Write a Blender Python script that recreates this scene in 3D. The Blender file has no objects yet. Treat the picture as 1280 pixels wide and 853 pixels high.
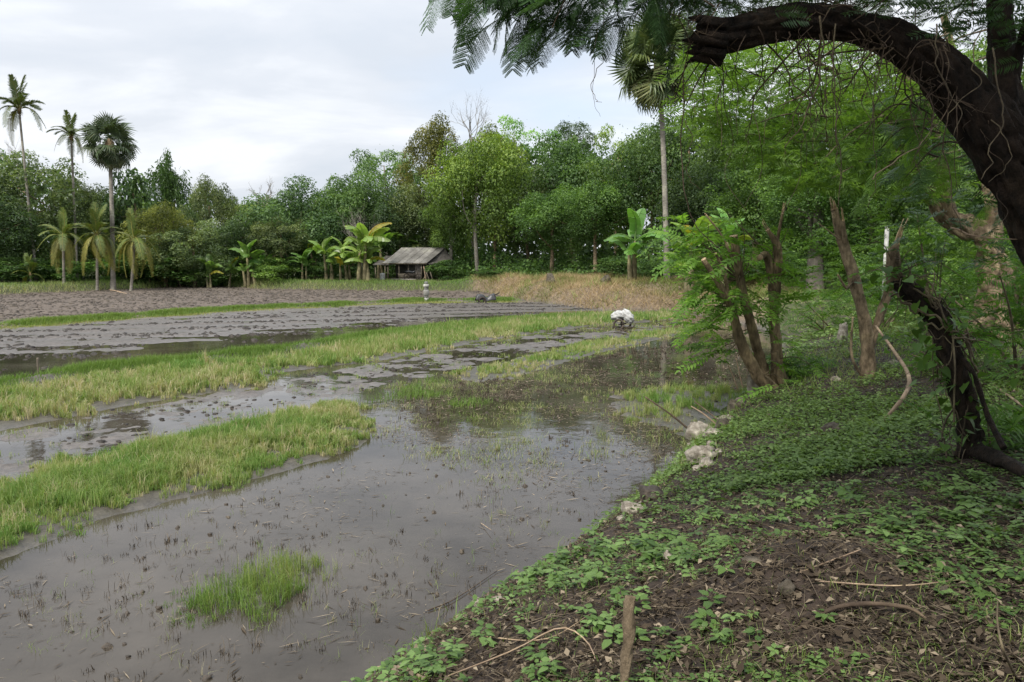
import bpy, math, time
import numpy as np
from mathutils import Vector, Matrix, Euler
T0 = time.time()
S = bpy.context.scene
COL = S.collection
PI = math.pi
# ------------------------------------------------------------------ camera
CAMZ = 3.2; F = 980.0; PITCH = math.atan(108.5 / F)
cam_d = bpy.data.cameras.new('camera'); cam = bpy.data.objects.new('camera', cam_d); COL.objects.link(cam)
cam.location = (0, 0, CAMZ); cam.rotation_euler = (PI / 2 - PITCH, 0, 0)
cam_d.sensor_width = 36; cam_d.lens = 36 * F / 1280; cam_d.clip_start = 0.05; cam_d.clip_end = 5000
S.camera = cam
# ------------------------------------------------------------------ world, sun, exposure
SUN_EL, SUN_AZ = math.radians(52), math.radians(215)     # azimuth clockwise from +Y
W = bpy.data.worlds.new('World'); S.world = W; W.use_nodes = True
def build_world():
    nt = W.node_tree; N = nt.nodes; L = nt.links; N.clear()
    out = N.new('ShaderNodeOutputWorld'); bg = N.new('ShaderNodeBackground'); bg.inputs[1].default_value = 0.1
    sky = N.new('ShaderNodeTexSky'); sky.sky_type = 'NISHITA'; sky.sun_disc = False
    sky.sun_elevation = SUN_EL; sky.sun_rotation = SUN_AZ; sky.dust_density = 2.0
    tc = N.new('ShaderNodeTexCoord'); sep = N.new('ShaderNodeSeparateXYZ'); L.new(tc.outputs['Generated'], sep.inputs[0])
    mx = N.new('ShaderNodeMath'); mx.operation = 'MAXIMUM'; mx.inputs[1].default_value = 0.0; L.new(sep.outputs[2], mx.inputs[0])
    ad = N.new('ShaderNodeMath'); ad.operation = 'ADD'; ad.inputs[1].default_value = 0.22; L.new(mx.outputs[0], ad.inputs[0])
    dv = N.new('ShaderNodeVectorMath'); dv.operation = 'DIVIDE'; L.new(tc.outputs['Generated'], dv.inputs[0])
    cb = N.new('ShaderNodeCombineXYZ')
    for i in range(3): L.new(ad.outputs[0], cb.inputs[i])
    L.new(cb.outputs[0], dv.inputs[1])
    mp = N.new('ShaderNodeMapping'); mp.inputs['Location'].default_value = (3.1, 1.7, 0); mp.inputs['Scale'].default_value = (0.9, 1.25, 0.6); L.new(dv.outputs[0], mp.inputs[0])
    n1 = N.new('ShaderNodeTexNoise'); n1.inputs['Scale'].default_value = 1.5; n1.inputs['Detail'].default_value = 7; n1.inputs['Roughness'].default_value = 0.52; n1.inputs['Distortion'].default_value = 0.25
    L.new(mp.outputs[0], n1.inputs[0])
    n2 = N.new('ShaderNodeTexNoise'); n2.inputs['Scale'].default_value = 0.75; n2.inputs['Detail'].default_value = 4; L.new(mp.outputs[0], n2.inputs[0])
    r1 = N.new('ShaderNodeValToRGB'); e = r1.color_ramp.elements
    e[0].position = 0.36; e[0].color = (2.75, 2.95, 3.25, 1); e[1].position = 0.64; e[1].color = (3.75, 3.85, 4.0, 1)
    m = r1.color_ramp.elements.new(0.5); m.color = (3.05, 3.2, 3.45, 1)
    L.new(n1.outputs[0], r1.inputs[0])
    r2 = N.new('ShaderNodeValToRGB'); e = r2.color_ramp.elements
    e[0].position = 0.30; e[0].color = (0.72, 0.72, 0.72, 1); e[1].position = 0.45; e[1].color = (0.97, 0.97, 0.97, 1)
    L.new(n2.outputs[0], r2.inputs[0])
    mix = N.new('ShaderNodeMixRGB'); L.new(r2.outputs[0], mix.inputs[0]); L.new(sky.outputs[0], mix.inputs[1]); L.new(r1.outputs[0], mix.inputs[2])
    z2 = N.new('ShaderNodeMath'); z2.operation = 'MULTIPLY'; L.new(mx.outputs[0], z2.inputs[0]); L.new(mx.outputs[0], z2.inputs[1])
    z3 = N.new('ShaderNodeMath'); z3.operation = 'ADD'; z3.inputs[1].default_value = 1.0; L.new(z2.outputs[0], z3.inputs[0])       # an overcast sky is brighter overhead
    zm = N.new('ShaderNodeVectorMath'); zm.operation = 'SCALE'; L.new(mix.outputs[0], zm.inputs[0]); L.new(z3.outputs[0], zm.inputs['Scale'])
    L.new(zm.outputs[0], bg.inputs[0]); L.new(bg.outputs[0], out.inputs[0])
build_world()
sl = bpy.data.lights.new('sun', 'SUN'); sl.energy = 1.5; sl.angle = math.radians(14); sl.color = (1.0, 0.95, 0.86)
so = bpy.data.objects.new('sun', sl); COL.objects.link(so)
sd = Vector((math.sin(SUN_AZ) * math.cos(SUN_EL), math.cos(SUN_AZ) * math.cos(SUN_EL), math.sin(SUN_EL)))
so.rotation_euler = sd.to_track_quat('Z', 'Y').to_euler(); so.location = (0, 0, 40)
S.view_settings.view_transform = 'Standard'; S.view_settings.look = 'None'; S.view_settings.gamma = 1.0
S.view_settings.exposure = 1.4
S.render.engine = 'CYCLES'
S.cycles.use_denoising = True
S.cycles.max_bounces = 6; S.cycles.diffuse_bounces = 3; S.cycles.glossy_bounces = 2; S.cycles.transmission_bounces = 3
S.cycles.transparent_max_bounces = 4; S.cycles.volume_bounces = 0

# ------------------------------------------------------------------ picking points
FW = np.array([0, math.cos(PITCH), -math.sin(PITCH)]); UP = np.array([0, math.sin(PITCH), math.cos(PITCH)]); RT = np.array([1.0, 0, 0])
def ray(px, py):
    return FW * F + RT * (px - 640) + UP * (426.5 - py)
def at(px, py, Y):
    d = ray(px, py); return np.array([0, 0, CAMZ]) + d * (Y / d[1])
def flat(px, py, z=0.0):
    d = ray(px, py); return (np.array([0, 0, CAMZ]) + d * ((z - CAMZ) / d[2]))[:2]
def pxm(Y): return Y / F            # metres per photo pixel at depth Y

# ------------------------------------------------------------------ noise
def _h(ix, iy, s):
    n = (ix * 374761393 + iy * 668265263 + s * 2147483647) & 0xFFFFFFFF
    n = ((n ^ (n >> 13)) * 1274126177) & 0xFFFFFFFF
    return ((n ^ (n >> 16)) & 0xFFFF) / 65535.0
def vnoise(x, y, s=0):
    x = np.asarray(x, float); y = np.asarray(y, float)
    ix = np.floor(x).astype(np.int64); iy = np.floor(y).astype(np.int64); fx = x - ix; fy = y - iy
    fx = fx * fx * (3 - 2 * fx); fy = fy * fy * (3 - 2 * fy)
    a = _h(ix, iy, s); b = _h(ix + 1, iy, s); c = _h(ix, iy + 1, s); d = _h(ix + 1, iy + 1, s)
    return (a * (1 - fx) + b * fx) * (1 - fy) + (c * (1 - fx) + d * fx) * fy
def fbm(x, y, s=0, o=4):
    t = 0; a = 0.5; k = 0
    for i in range(o):
        t = t + a * vnoise(x, y, s + i * 7); k += a; a *= 0.5; x = x * 2.03 + 3.1; y = y * 2.03 + 1.7
    return t / k
def sstep(a, b, x):
    t = np.clip((x - a) / (b - a), 0, 1); return t * t * (3 - 2 * t)

# ------------------------------------------------------------------ polygons
def sdist(poly, x, y):              # signed distance, negative inside
    x = np.asarray(x, float); y = np.asarray(y, float)
    poly = np.asarray(poly, float); n = len(poly); d = np.full(x.shape, 1e18); ins = np.zeros(x.shape, bool)
    for i in range(n):
        a = poly[i]; b = poly[(i + 1) % n]; e = b - a; wx = x - a[0]; wy = y - a[1]
        t = np.clip((wx * e[0] + wy * e[1]) / (e @ e + 1e-12), 0, 1)
        d = np.minimum(d, (wx - e[0] * t) ** 2 + (wy - e[1] * t) ** 2)
        c = (a[1] > y) != (b[1] > y)
        xx = (b[0] - a[0]) * (y - a[1]) / ((b[1] - a[1]) if b[1] != a[1] else 1e-9) + a[0]
        ins ^= c & (x < xx)
    d = np.sqrt(d); return np.where(ins, -d, d)
def ldist(line, x, y):
    x = np.asarray(x, float); y = np.asarray(y, float); d = np.full(x.shape, 1e18)
    for a, b in zip(line[:-1], line[1:]):
        a = np.asarray(a, float); b = np.asarray(b, float); e = b - a; wx = x - a[0]; wy = y - a[1]
        t = np.clip((wx * e[0] + wy * e[1]) / (e @ e + 1e-12), 0, 1)
        d = np.minimum(d, (wx - e[0] * t) ** 2 + (wy - e[1] * t) ** 2)
    return np.sqrt(d)
def FP(pts, z=0.0): return [flat(a, b, z) for a, b in pts]

SHORE = FP([(480, 853), (545, 800), (600, 760), (650, 735), (700, 700), (780, 645), (850, 580), (885, 545), (915, 510), (940, 488), (962, 465), (978, 440),
            (965, 415), (900, 398), (850, 391), (760, 389), (690, 381), (640, 374), (600, 366), (480, 365), (330, 363), (262, 358), (150, 364), (0, 370), (-300, 388)])
PADDY = SHORE + [np.array((-75, 40.)), np.array((-75, -15.)), np.array((-9., -15.)), np.array((-4.5, 0.)), np.array((-2.2, 3.6))]
BUND1 = FP([(-160, 424), (0, 410), (150, 399), (300, 388), (420, 383), (520, 378), (640, 377)])
BUND2 = FP([(-160, 508), (0, 482), (120, 463), (280, 448), (400, 431), (520, 415), (640, 403), (740, 395)])
STRIP1 = FP([(-160, 500), (0, 487), (200, 462), (330, 450), (440, 427), (560, 407), (640, 400), (740, 394), (850, 392), (860, 399), (740, 408), (620, 424), (480, 450), (350, 466), (335, 482), (160, 508), (0, 540), (-160, 575)])
MUDC = FP([(-160, 575), (0, 540), (160, 508), (350, 474), (480, 450), (620, 424), (740, 408), (900, 399), (880, 412), (760, 424), (650, 446), (560, 468), (470, 490), (430, 497), (300, 530), (200, 555), (100, 580), (-160, 650)])
STRIP2 = FP([(-160, 650), (0, 608), (100, 580), (200, 555), (300, 530), (430, 499), (462, 522), (458, 556), (420, 572), (300, 606), (130, 650), (0, 705), (-160, 790)])
STRIP3 = FP([(560, 468), (600, 458), (650, 446), (760, 423), (830, 411), (885, 402), (900, 408), (830, 424), (750, 442), (680, 462), (640, 474), (590, 478)])
STRIP4 = FP([(770, 494), (830, 484), (905, 488), (938, 492), (915, 512), (885, 545), (858, 548), (800, 528), (765, 514)])
WEEDS = FP([(480, 480), (620, 470), (700, 455), (830, 470), (860, 540), (840, 600), (640, 640), (560, 600), (470, 560)])
CLUMP_A = FP([(175, 780), (235, 745), (300, 745), (300, 780), (240, 795), (190, 795)])
CLUMP_B = FP([(250, 720), (330, 690), (410, 690), (430, 720), (400, 750), (330, 778), (280, 775)])
MOUND = FP([(590, 362), (640, 372), (690, 379), (760, 386), (850, 388), (930, 398), (1000, 396), (960, 372), (870, 358), (780, 350), (650, 345), (610, 348)], 0.4)

def terrain(x, y, fine=True):
    x = np.asarray(x, float); y = np.asarray(y, float)
    s = sdist(PADDY, x, y)
    so_ = np.maximum(s, 0) + 0.25 * (fbm(x * .8, y * .8, 5) - .5) * sstep(0, 1.5, s)
    so_ = np.maximum(so_, 0)
    near = 0.42 * (1 - np.exp(-so_ / .45)) + 1.05 * (1 - np.exp(-so_ / 3.4)) + 0.035 * np.minimum(so_, 25)
    far = 0.74 * (1 - np.exp(-so_ / 0.8)) + 0.012 * np.minimum(so_, 30)
    w = sstep(22, 40, y)
    rightish = sstep(6, 22, x) * 1.2 * sstep(1, 9, s)
    zb = near * (1 - w) + (far + rightish) * w
    mnd = np.exp(-np.minimum(np.abs(sdist(MOUND, x, y).clip(0, None)), 9) ** 2 / 3.0) * sstep(0, 1.6, s)
    zb = zb + 0.52 * mnd * (0.1 + 1.5 * fbm(x * .38, y * .2, 44, 2))
    zb = zb + sstep(0, 1.2, s) * (0.10 * (fbm(x * .9, y * .9, 1) - .5) + (0.05 * (fbm(x * 6, y * 6, 2, 3) - .5) if fine else 0))
    zb = zb + 0.22 * np.exp(-((x - HUMP[0]) ** 2 + (y - HUMP[1]) ** 2) / .35)
    # inside the paddy
    d1 = ldist(BUND1, x, y); d2 = ldist(BUND2, x, y)
    n = fbm(x * 1.3, y * 1.3, 11) - .5; nf = fbm(x * 5, y * 5, 12, 3) - .5
    z = np.full(x.shape, -0.09)
    yb1 = np.interp(x, [p[0] for p in BUND1], [p[1] for p in BUND1]); yb2 = np.interp(x, [p[0] for p in BUND2], [p[1] for p in BUND2])
    A = sstep(0, .5, y - yb1); B = sstep(0, .5, y - yb2) * (1 - A)
    tB = (y - yb2) / np.maximum(yb1 - yb2, .5)
    z = np.where(B > 0, z * (1 - B) + B * (-0.05 + 0.075 * sstep(.10, .50, tB) + 0.06 * n + 0.05 * nf + 0.02 * np.sin((y - .25 * x) * 2.6)), z)
    z = z * (1 - A) + A * (0.10 + 0.07 * n + 0.09 * nf)
    for poly, lv, rg in ((STRIP1, .05, .3), (STRIP2, .05, .3), (STRIP3, .03, .3), (STRIP4, .02, .4), (CLUMP_B, -.01, .3)):
        m = sstep(rg, -rg, sdist(poly, x, y)); z = z * (1 - m) + m * (lv + .06 * nf + .04 * n)
    m = sstep(.5, -.5, sdist(MUDC, x, y)); z = z * (1 - m) + m * (-.004 + .15 * n + .09 * nf)
    m = sstep(1.5, -1.5, sdist(WEEDS, x, y)) * (z < 0); z = z + m * (0.03 + .12 * nf)
    z = np.maximum(z, np.exp(-(d1 / .38) ** 2) * (.27 + .05 * nf) - .1)
    z = np.maximum(z, np.exp(-(d2 / .33) ** 2) * (0.16 + .12 * fbm(x * .7, y * .7, 31, 2) + .06 * nf) - .1)
    t = sstep(-.25, .12, s); 
    return np.where(s < -.25, z, z * (1 - t) + np.maximum(zb, z * .3) * t)
HUMP = (0.0, 0.0)
def gnd(px, py, lift=0.0):
    d = ray(px, py); d = d / d[1]; Y = np.exp(np.linspace(math.log(2.0), math.log(200), 900))
    X = d[0] * Y; Z = CAMZ + d[2] * Y; h = terrain(X, Y, False) + lift; i = np.argmax(Z <= h)
    if Z[i] > h[i]: i = len(Y) - 1
    return np.array([X[i], Y[i], h[i] - lift])
_hp = gnd(1010, 740); HUMP = (_hp[0], _hp[1] + .2)
def gz(x, y): return float(terrain(np.array([x]), np.array([y]))[0])

# ------------------------------------------------------------------ mesh helpers
def mesh_np(name, V, faces, tint=None, smooth=False, col=None):
    """faces: list of int arrays (n,k)"""
    if not isinstance(faces, (list, tuple)): faces = [faces]
    me = bpy.data.meshes.new(name); V = np.asarray(V, np.float32)
    me.vertices.add(len(V)); me.vertices.foreach_set('co', V.ravel())
    li = np.concatenate([np.asarray(f, np.int32).ravel() for f in faces if len(f)])
    tot = np.concatenate([np.full(len(f), np.asarray(f).shape[1], np.int32) for f in faces if len(f)])
    st = np.concatenate([[0], np.cumsum(tot)[:-1]]).astype(np.int32)
    me.loops.add(len(li)); me.loops.foreach_set('vertex_index', li)
    me.polygons.add(len(tot)); me.polygons.foreach_set('loop_start', st)
    if smooth: me.polygons.foreach_set('use_smooth', np.ones(len(tot), bool))
    me.update(calc_edges=True)
    if tint is not None:
        a = me.attributes.new('tint', 'FLOAT', 'POINT'); a.data.foreach_set('value', np.asarray(tint, np.float32))
    if col is not None:
        a = me.attributes.new('base', 'FLOAT_COLOR', 'POINT'); c = np.ones((len(V), 4), np.float32); c[:, :3] = col; a.data.foreach_set('color', c.ravel())
    return me
class MB:
    def __init__(s): s.V = []; s.F = {}; s.T = []; s.n = 0
    def add(s, V, Fs, t=0.5):
        V = np.asarray(V, float).reshape(-1, 3)
        for f in (Fs if isinstance(Fs, (list, tuple)) else [Fs]):
            f = np.asarray(f, np.int64)
            if len(f): s.F.setdefault(f.shape[1], []).append(f + s.n)
        s.V.append(V); s.T.append(np.full(len(V), t) if np.isscalar(t) else np.asarray(t)); s.n += len(V); return s
    def mesh(s, name, smooth=False):
        return mesh_np(name, np.concatenate(s.V), [np.concatenate(v) for v in s.F.values()], np.concatenate(s.T), smooth)
def link(name, me, mat=None, parent=None):
    o = bpy.data.objects.new(name, me); COL.objects.link(o)
    if mat and me is not None and not me.materials: me.materials.append(mat)
    if parent: o.parent = parent
    return o
def tag(o, label=None, cat=None, group=None, kind=None):
    if label: o['label'] = label
    if cat: o['category'] = cat
    if group: o['group'] = group
    if kind: o['kind'] = kind
    return o
def thing(name, label, cat, loc=(0, 0, 0), rz=0, group=None):
    o = bpy.data.objects.new(name, None); COL.objects.link(o); o.location = Vector([float(c) for c in loc]); o.rotation_euler = (0, 0, rz); o.empty_display_size = .2
    return tag(o, label, cat, group)
def frames(P):
    P = np.asarray(P, float); T = np.gradient(P, axis=0); T /= np.linalg.norm(T, axis=1)[:, None] + 1e-9
    ref = np.array([0, 0, 1.0]) if abs(T[0][2]) < .9 else np.array([1.0, 0, 0])
    N = []; u = np.cross(T[0], ref); u /= np.linalg.norm(u)
    for t in T:
        u = u - t * (u @ t); u /= np.linalg.norm(u) + 1e-9; N.append(u)
    N = np.array(N); return T, N, np.cross(T, N)
def smoothpath(P, n):
    P = np.asarray(P, float); k = len(P); Q = np.vstack([2 * P[0] - P[1], P, 2 * P[-1] - P[-2]]); out = []
    for t in np.linspace(0, k - 1 - 1e-6, n):
        i = int(t); f = t - i; a, b, c, d = Q[i], Q[i + 1], Q[i + 2], Q[i + 3]
        out.append(.5 * ((2 * b) + (-a + c) * f + (2 * a - 5 * b + 4 * c - d) * f * f + (-a + 3 * b - 3 * c + d) * f ** 3))
    return np.array(out)
def tube(P, R, k=8, rough=0.0, seed=0, caps=True, ridge=0):
    P = np.asarray(P, float); n = len(P); R = np.full(n, R) if np.isscalar(R) else np.interp(np.linspace(0, 1, n), np.linspace(0, 1, len(R)), R)
    T, N, B = frames(P); a = np.arange(k) * 2 * PI / k; rng = np.random.default_rng(seed)
    rr = R[:, None] * np.ones((1, k))
    if rough:
        s = rng.uniform(0, 50); L = np.concatenate([[0], np.cumsum(np.linalg.norm(np.diff(P, axis=0), axis=1))])
        av = a[None] + 0 * rr; lv = (L / (R.mean() + 1e-6) * .5)[:, None] + 0 * rr
        nn = fbm(np.cos(av) * 1.5 + s, np.sin(av) * 1.5 + lv, 3, 4) - .5
        if ridge:
            cx_, cy_ = np.cos(av), np.sin(av); wob = (fbm(cx_ * 2 + lv * .5, cy_ * 2, 8, 2) - .5) * 2.2; fr = np.abs(((av + wob) * ridge / (2 * PI)) % 1 - .5) * 2; nn = nn - .30 * (fr < .38) * (1 - fr / .38) + .25 * (vnoise(cx_ * 5 + lv * 3.0, cy_ * 5 + lv, 9) - .5)
        rr = rr * (1 + rough * nn * 2)
    V = P[:, None] + N[:, None] * (np.cos(a)[None, :, None] * rr[..., None]) + B[:, None] * (np.sin(a)[None, :, None] * rr[..., None])
    V = V.reshape(-1, 3); i = np.arange(n - 1)[:, None] * k; j = np.arange(k)[None]; j2 = (j + 1) % k
    Q = np.stack([i + j, i + j2, i + k + j2, i + k + j], -1).reshape(-1, 4)
    Fs = [Q]
    if caps:
        V = np.vstack([V, P[0], P[-1]]); c0 = n * k; jj = np.arange(k); t0 = np.stack([np.full(k, c0), (jj + 1) % k, jj], 1); b = (n - 1) * k
        t1 = np.stack([np.full(k, c0 + 1), b + jj, b + (jj + 1) % k], 1); Fs.append(np.vstack([t0, t1]))
    return V, Fs
def box(c, s, rz=0):
    c = np.array(c, float); s = np.array(s, float) / 2
    V = np.array([(x, y, z) for x in (-1, 1) for y in (-1, 1) for z in (-1, 1)]) * s
    cz, sz = math.cos(rz), math.sin(rz); V = np.stack([V[:, 0] * cz - V[:, 1] * sz, V[:, 0] * sz + V[:, 1] * cz, V[:, 2]], 1)
    return V + c, np.array([(0, 1, 3, 2), (4, 6, 7, 5), (0, 4, 5, 1), (2, 3, 7, 6), (0, 2, 6, 4), (1, 5, 7, 3)])
def nrm(v): return v / (np.linalg.norm(v, axis=-1, keepdims=True) + 1e-9)
def cards(rng, P, Nn, L, Wd, fold=.15, T=None, droop=0.0):
    """one bent kite leaf per point"""
    n = len(P); Nn = nrm(Nn); T = rng.normal(size=(n, 3)) if T is None else T
    T = T - Nn * (T * Nn).sum(1)[:, None]; T = nrm(T); B = np.cross(Nn, T); L = np.asarray(L).reshape(-1, 1) * np.ones((n, 1)); Wd = np.asarray(Wd).reshape(-1, 1) * np.ones((n, 1))
    V = np.stack([P, P + T * L * .45 + B * Wd * .5 + Nn * fold * L, P + T * L - Nn * droop * L, P + T * L * .45 - B * Wd * .5 + Nn * fold * L], 1).reshape(-1, 3)
    i = np.arange(n)[:, None] * 4; return V, i + np.array([[0, 1, 2, 3]])
def inst(V0, Fs, pos, M):
    """copies of a small mesh: M (n,3,3)"""
    V0 = np.asarray(V0, float); n = len(pos); V = np.einsum('nij,vj->nvi', M, V0) + pos[:, None]
    k = len(V0); return V.reshape(-1, 3), [(np.asarray(f)[None] + (np.arange(n) * k)[:, None, None]).reshape(-1, np.asarray(f).shape[1]) for f in Fs]
def rotz_m(a, s=1.0, tilt=None, taz=None):
    a = np.asarray(a); s = np.asarray(s) * np.ones(len(a)); c, q = np.cos(a), np.sin(a); M = np.zeros((len(a), 3, 3))
    M[:, 0, 0] = c; M[:, 0, 1] = -q; M[:, 1, 0] = q; M[:, 1, 1] = c; M[:, 2, 2] = 1
    if tilt is not None:
        ct, st = np.cos(tilt), np.sin(tilt); R = np.zeros_like(M); R[:, 0, 0] = 1; R[:, 1, 1] = ct; R[:, 1, 2] = -st; R[:, 2, 1] = st; R[:, 2, 2] = ct
        M = np.einsum('nij,njk->nik', M, R)
    return M * s[:, None, None]

# ------------------------------------------------------------------ materials
def newmat(name):
    m = bpy.data.materials.new(name); m.use_nodes = True; nt = m.node_tree; nt.nodes.clear(); return m, nt, nt.nodes, nt.links
def ramp(N, stops):
    r = N.new('ShaderNodeValToRGB'); e = r.color_ramp.elements
    while len(e) < len(stops): e.new(.5)
    for x, (p, c) in zip(e, stops): x.position = p; x.color = (*c, 1)
    return r
def leafmat(name, c, trans=.35, rough=.5, spec=.3, tcol=None):
    """colour varies leaf by leaf (tint) and plant by plant (object colour)"""
    m, nt, N, L = newmat(name); at_ = N.new('ShaderNodeAttribute'); at_.attribute_name = 'tint'
    k = len(c); r = ramp(N, [(i / (k - 1), x) for i, x in enumerate(c)]); L.new(at_.outputs['Fac'], r.inputs[0])
    oi = N.new('ShaderNodeObjectInfo'); mu = N.new('ShaderNodeMixRGB'); mu.blend_type = 'MULTIPLY'; mu.inputs[0].default_value = 1
    L.new(r.outputs[0], mu.inputs[1]); L.new(oi.outputs['Color'], mu.inputs[2])
    b = N.new('ShaderNodeBsdfPrincipled'); b.inputs['Roughness'].default_value = rough; b.inputs['Specular IOR Level'].default_value = spec
    t = N.new('ShaderNodeBsdfTranslucent'); g = N.new('ShaderNodeMixRGB'); g.blend_type = 'MULTIPLY'; g.inputs[0].default_value = 1; g.inputs[2].default_value = (*(tcol or (1.3, 1.35, .6)), 1)
    L.new(mu.outputs[0], b.inputs['Base Color']); L.new(mu.outputs[0], g.inputs[1]); L.new(g.outputs[0], t.inputs[0])
    mx = N.new('ShaderNodeMixShader'); mx.inputs[0].default_value = trans; o = N.new('ShaderNodeOutputMaterial')
    L.new(b.outputs[0], mx.inputs[1]); L.new(t.outputs[0], mx.inputs[2]); L.new(mx.outputs[0], o.inputs[0]); return m
def solid(name, c1, c2, scale=8, rough=.85, bump=.4, stretch=(1, 1, 1), spec=.3, detail=6, dist=.02):
    m, nt, N, L = newmat(name); tc = N.new('ShaderNodeTexCoord'); mp = N.new('ShaderNodeMapping'); mp.inputs['Scale'].default_value = stretch
    L.new(tc.outputs['Object'], mp.inputs[0]); n = N.new('ShaderNodeTexNoise'); n.inputs['Scale'].default_value = scale; n.inputs['Detail'].default_value = detail; n.inputs['Roughness'].default_value = .65
    L.new(mp.outputs[0], n.inputs[0]); r = ramp(N, [(.32, c1), (.68, c2)]); L.new(n.outputs[0], r.inputs[0])
    b = N.new('ShaderNodeBsdfPrincipled'); b.inputs['Roughness'].default_value = rough; b.inputs['Specular IOR Level'].default_value = spec
    oi = N.new('ShaderNodeObjectInfo'); mu = N.new('ShaderNodeMixRGB'); mu.blend_type = 'MULTIPLY'; mu.inputs[0].default_value = 1
    L.new(r.outputs[0], mu.inputs[1]); L.new(oi.outputs['Color'], mu.inputs[2]); L.new(mu.outputs[0], b.inputs['Base Color'])
    nl = N.new('ShaderNodeTexNoise'); nl.inputs['Scale'].default_value = scale * .22; nl.inputs['Detail'].default_value = 4; L.new(tc.outputs['Object'], nl.inputs[0])
    rl = ramp(N, [(.35, (.62, .62, .60)), (.52, (1, 1, 1)), (.68, (1.5, 1.55, 1.42))]); L.new(nl.outputs[0], rl.inputs[0]); m3 = N.new('ShaderNodeMixRGB'); m3.blend_type = 'MULTIPLY'; m3.inputs[0].default_value = 1
    L.new(mu.outputs[0], m3.inputs[1]); L.new(rl.outputs[0], m3.inputs[2]); L.new(m3.outputs[0], b.inputs['Base Color'])
    bp = N.new('ShaderNodeBump'); bp.inputs['Strength'].default_value = bump; bp.inputs['Distance'].default_value = dist; L.new(n.outputs[0], bp.inputs['Height']); L.new(bp.outputs[0], b.inputs['Normal'])
    o = N.new('ShaderNodeOutputMaterial'); L.new(b.outputs[0], o.inputs[0]); return m
M = {}
M['leaf'] = leafmat('tree_leaves', [(.056, .086, .038), (.122, .180, .068), (.25, .315, .12)], .42)
M['leaf_light'] = leafmat('light_leaves', [(.075, .14, .045), (.13, .22, .07), (.19, .29, .10)], .4)
M['feather'] = leafmat('feathery_leaves', [(.075, .145, .030), (.12, .21, .045), (.20, .31, .075)], .5, .5)
M['bipinnate'] = leafmat('bipinnate_leaves', [(.035, .080, .030), (.055, .115, .042), (.08, .16, .05)], .30, .42, .45)
M['palm'] = leafmat('palm_fronds', [(.055, .085, .028), (.10, .13, .045), (.24, .21, .075)], .25, .45, .4)
M['fan'] = leafmat('fan_leaves', [(.055, .075, .032), (.11, .135, .06), (.22, .205, .095)], .2, .4, .5)
M['banana'] = leafmat('banana_leaves', [(.10, .19, .045), (.17, .29, .075), (.27, .36, .12)], .4, .35, .5)
M['grass'] = leafmat('grass_blades', [(.15, .26, .065), (.28, .335, .12), (.47, .41, .27)], .35, .6, .2)
M['lushgrass'] = leafmat('lush_grass', [(.12, .21, .045), (.19, .28, .07), (.30, .31, .12)], .35, .55, .25)
M['straw'] = leafmat('dry_grass', [(.17, .19, .06), (.36, .28, .14), (.46, .34, .20)], .25, .7, .15, (1, 1, .9))
M['herb'] = leafmat('ground_herbs', [(.06, .115, .028), (.11, .19, .045), (.19, .30, .09)], .3, .45, .35)
M['herb_light'] = leafmat('light_ground_herbs', [(.09, .14, .04), (.15, .24, .065), (.25, .36, .12)], .35, .5, .3)
M['litter'] = leafmat('dead_leaves', [(.028, .020, .013), (.105, .080, .054), (.38, .31, .22)], .08, .8, .2, (1, .9, .7))
M['bark'] = solid('pale_bark', (.095, .07, .045), (.34, .26, .17), 14, .9, 1.0, (1, 1, .5), .25, 10, .05)
M['bark_grey'] = solid('grey_bark', (.16, .145, .12), (.34, .31, .27), 6, .9, .5, (1, 1, 2.2))
M['bark_brown'] = solid('brown_bark', (.070, .052, .030), (.30, .225, .135), 16, .85, 1.0, (1, 1, .25), .25, 10, .05)
M['bark_dark'] = solid('dark_old_bark', (.007, .0055, .0045), (.052, .035, .024), 17, .85, 1.0, (1, 1, .6), .25, 12, .08)
M['cutwood'] = solid('cut_wood', (.36, .24, .14), (.55, .42, .28), 18, .8, .3, (1, 1, .15))
M['deadwood'] = solid('dead_wood', (.22, .15, .10), (.40, .30, .21), 14, .85, .5, (1, 1, .2))
M['vine'] = solid('vine_bark', (.06, .045, .03), (.20, .16, .10), 12, .8, .4)
M['twig'] = solid('dry_twigs', (.05, .035, .025), (.14, .10, .07), 10, .9, .2)
M['stone'] = solid('limestone', (.16, .13, .10), (.52, .47, .40), 11, .95, 1.0, (1, 1, 1), .15, 12, .04)
M['stone_dark'] = solid('mossy_stone', (.04, .034, .025), (.16, .135, .105), 8, .9, .8, (1, 1, 1), .2, 8, .03)
M['clod'] = solid('wet_mud_clods', (.035, .027, .020), (.105, .082, .062), 20, .6, .6, (1, 1, 1), .4)
M['clod_dark'] = solid('dark_wet_clods', (.016, .013, .010), (.050, .040, .031), 20, .6, .6, (1, 1, 1), .4)
M['tin'] = solid('weathered_roof_sheet', (.11, .10, .09), (.26, .25, .23), 3, .6, .2, (1, 6, 1), .4)
M['tin_dark'] = solid('dark_roof_sheet', (.055, .05, .045), (.13, .12, .11), 3, .8, .2)
M['hutwall'] = solid('whitewashed_stone_wall', (.22, .18, .155), (.50, .44, .40), 5, .9, .6)
M['wood'] = solid('grey_timber', (.10, .08, .06), (.26, .22, .17), 8, .85, .4, (1, 1, .3))
M['white'] = solid('white_plastic_sheet', (.36, .355, .34), (.62, .62, .61), 7, .5, .9, (1, 1, 1), .4, 3)
M['black'] = solid('black_plastic_sheet', (.018, .018, .02), (.045, .045, .048), 5, .4, .35, (1, 1, 1), .5, 3)
M['iron'] = solid('muddy_iron', (.03, .025, .02), (.09, .07, .055), 9, .7, .4)
M['whitepaint'] = solid('white_paint', (.26, .25, .23), (.48, .47, .45), 9, .7, .2)
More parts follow.
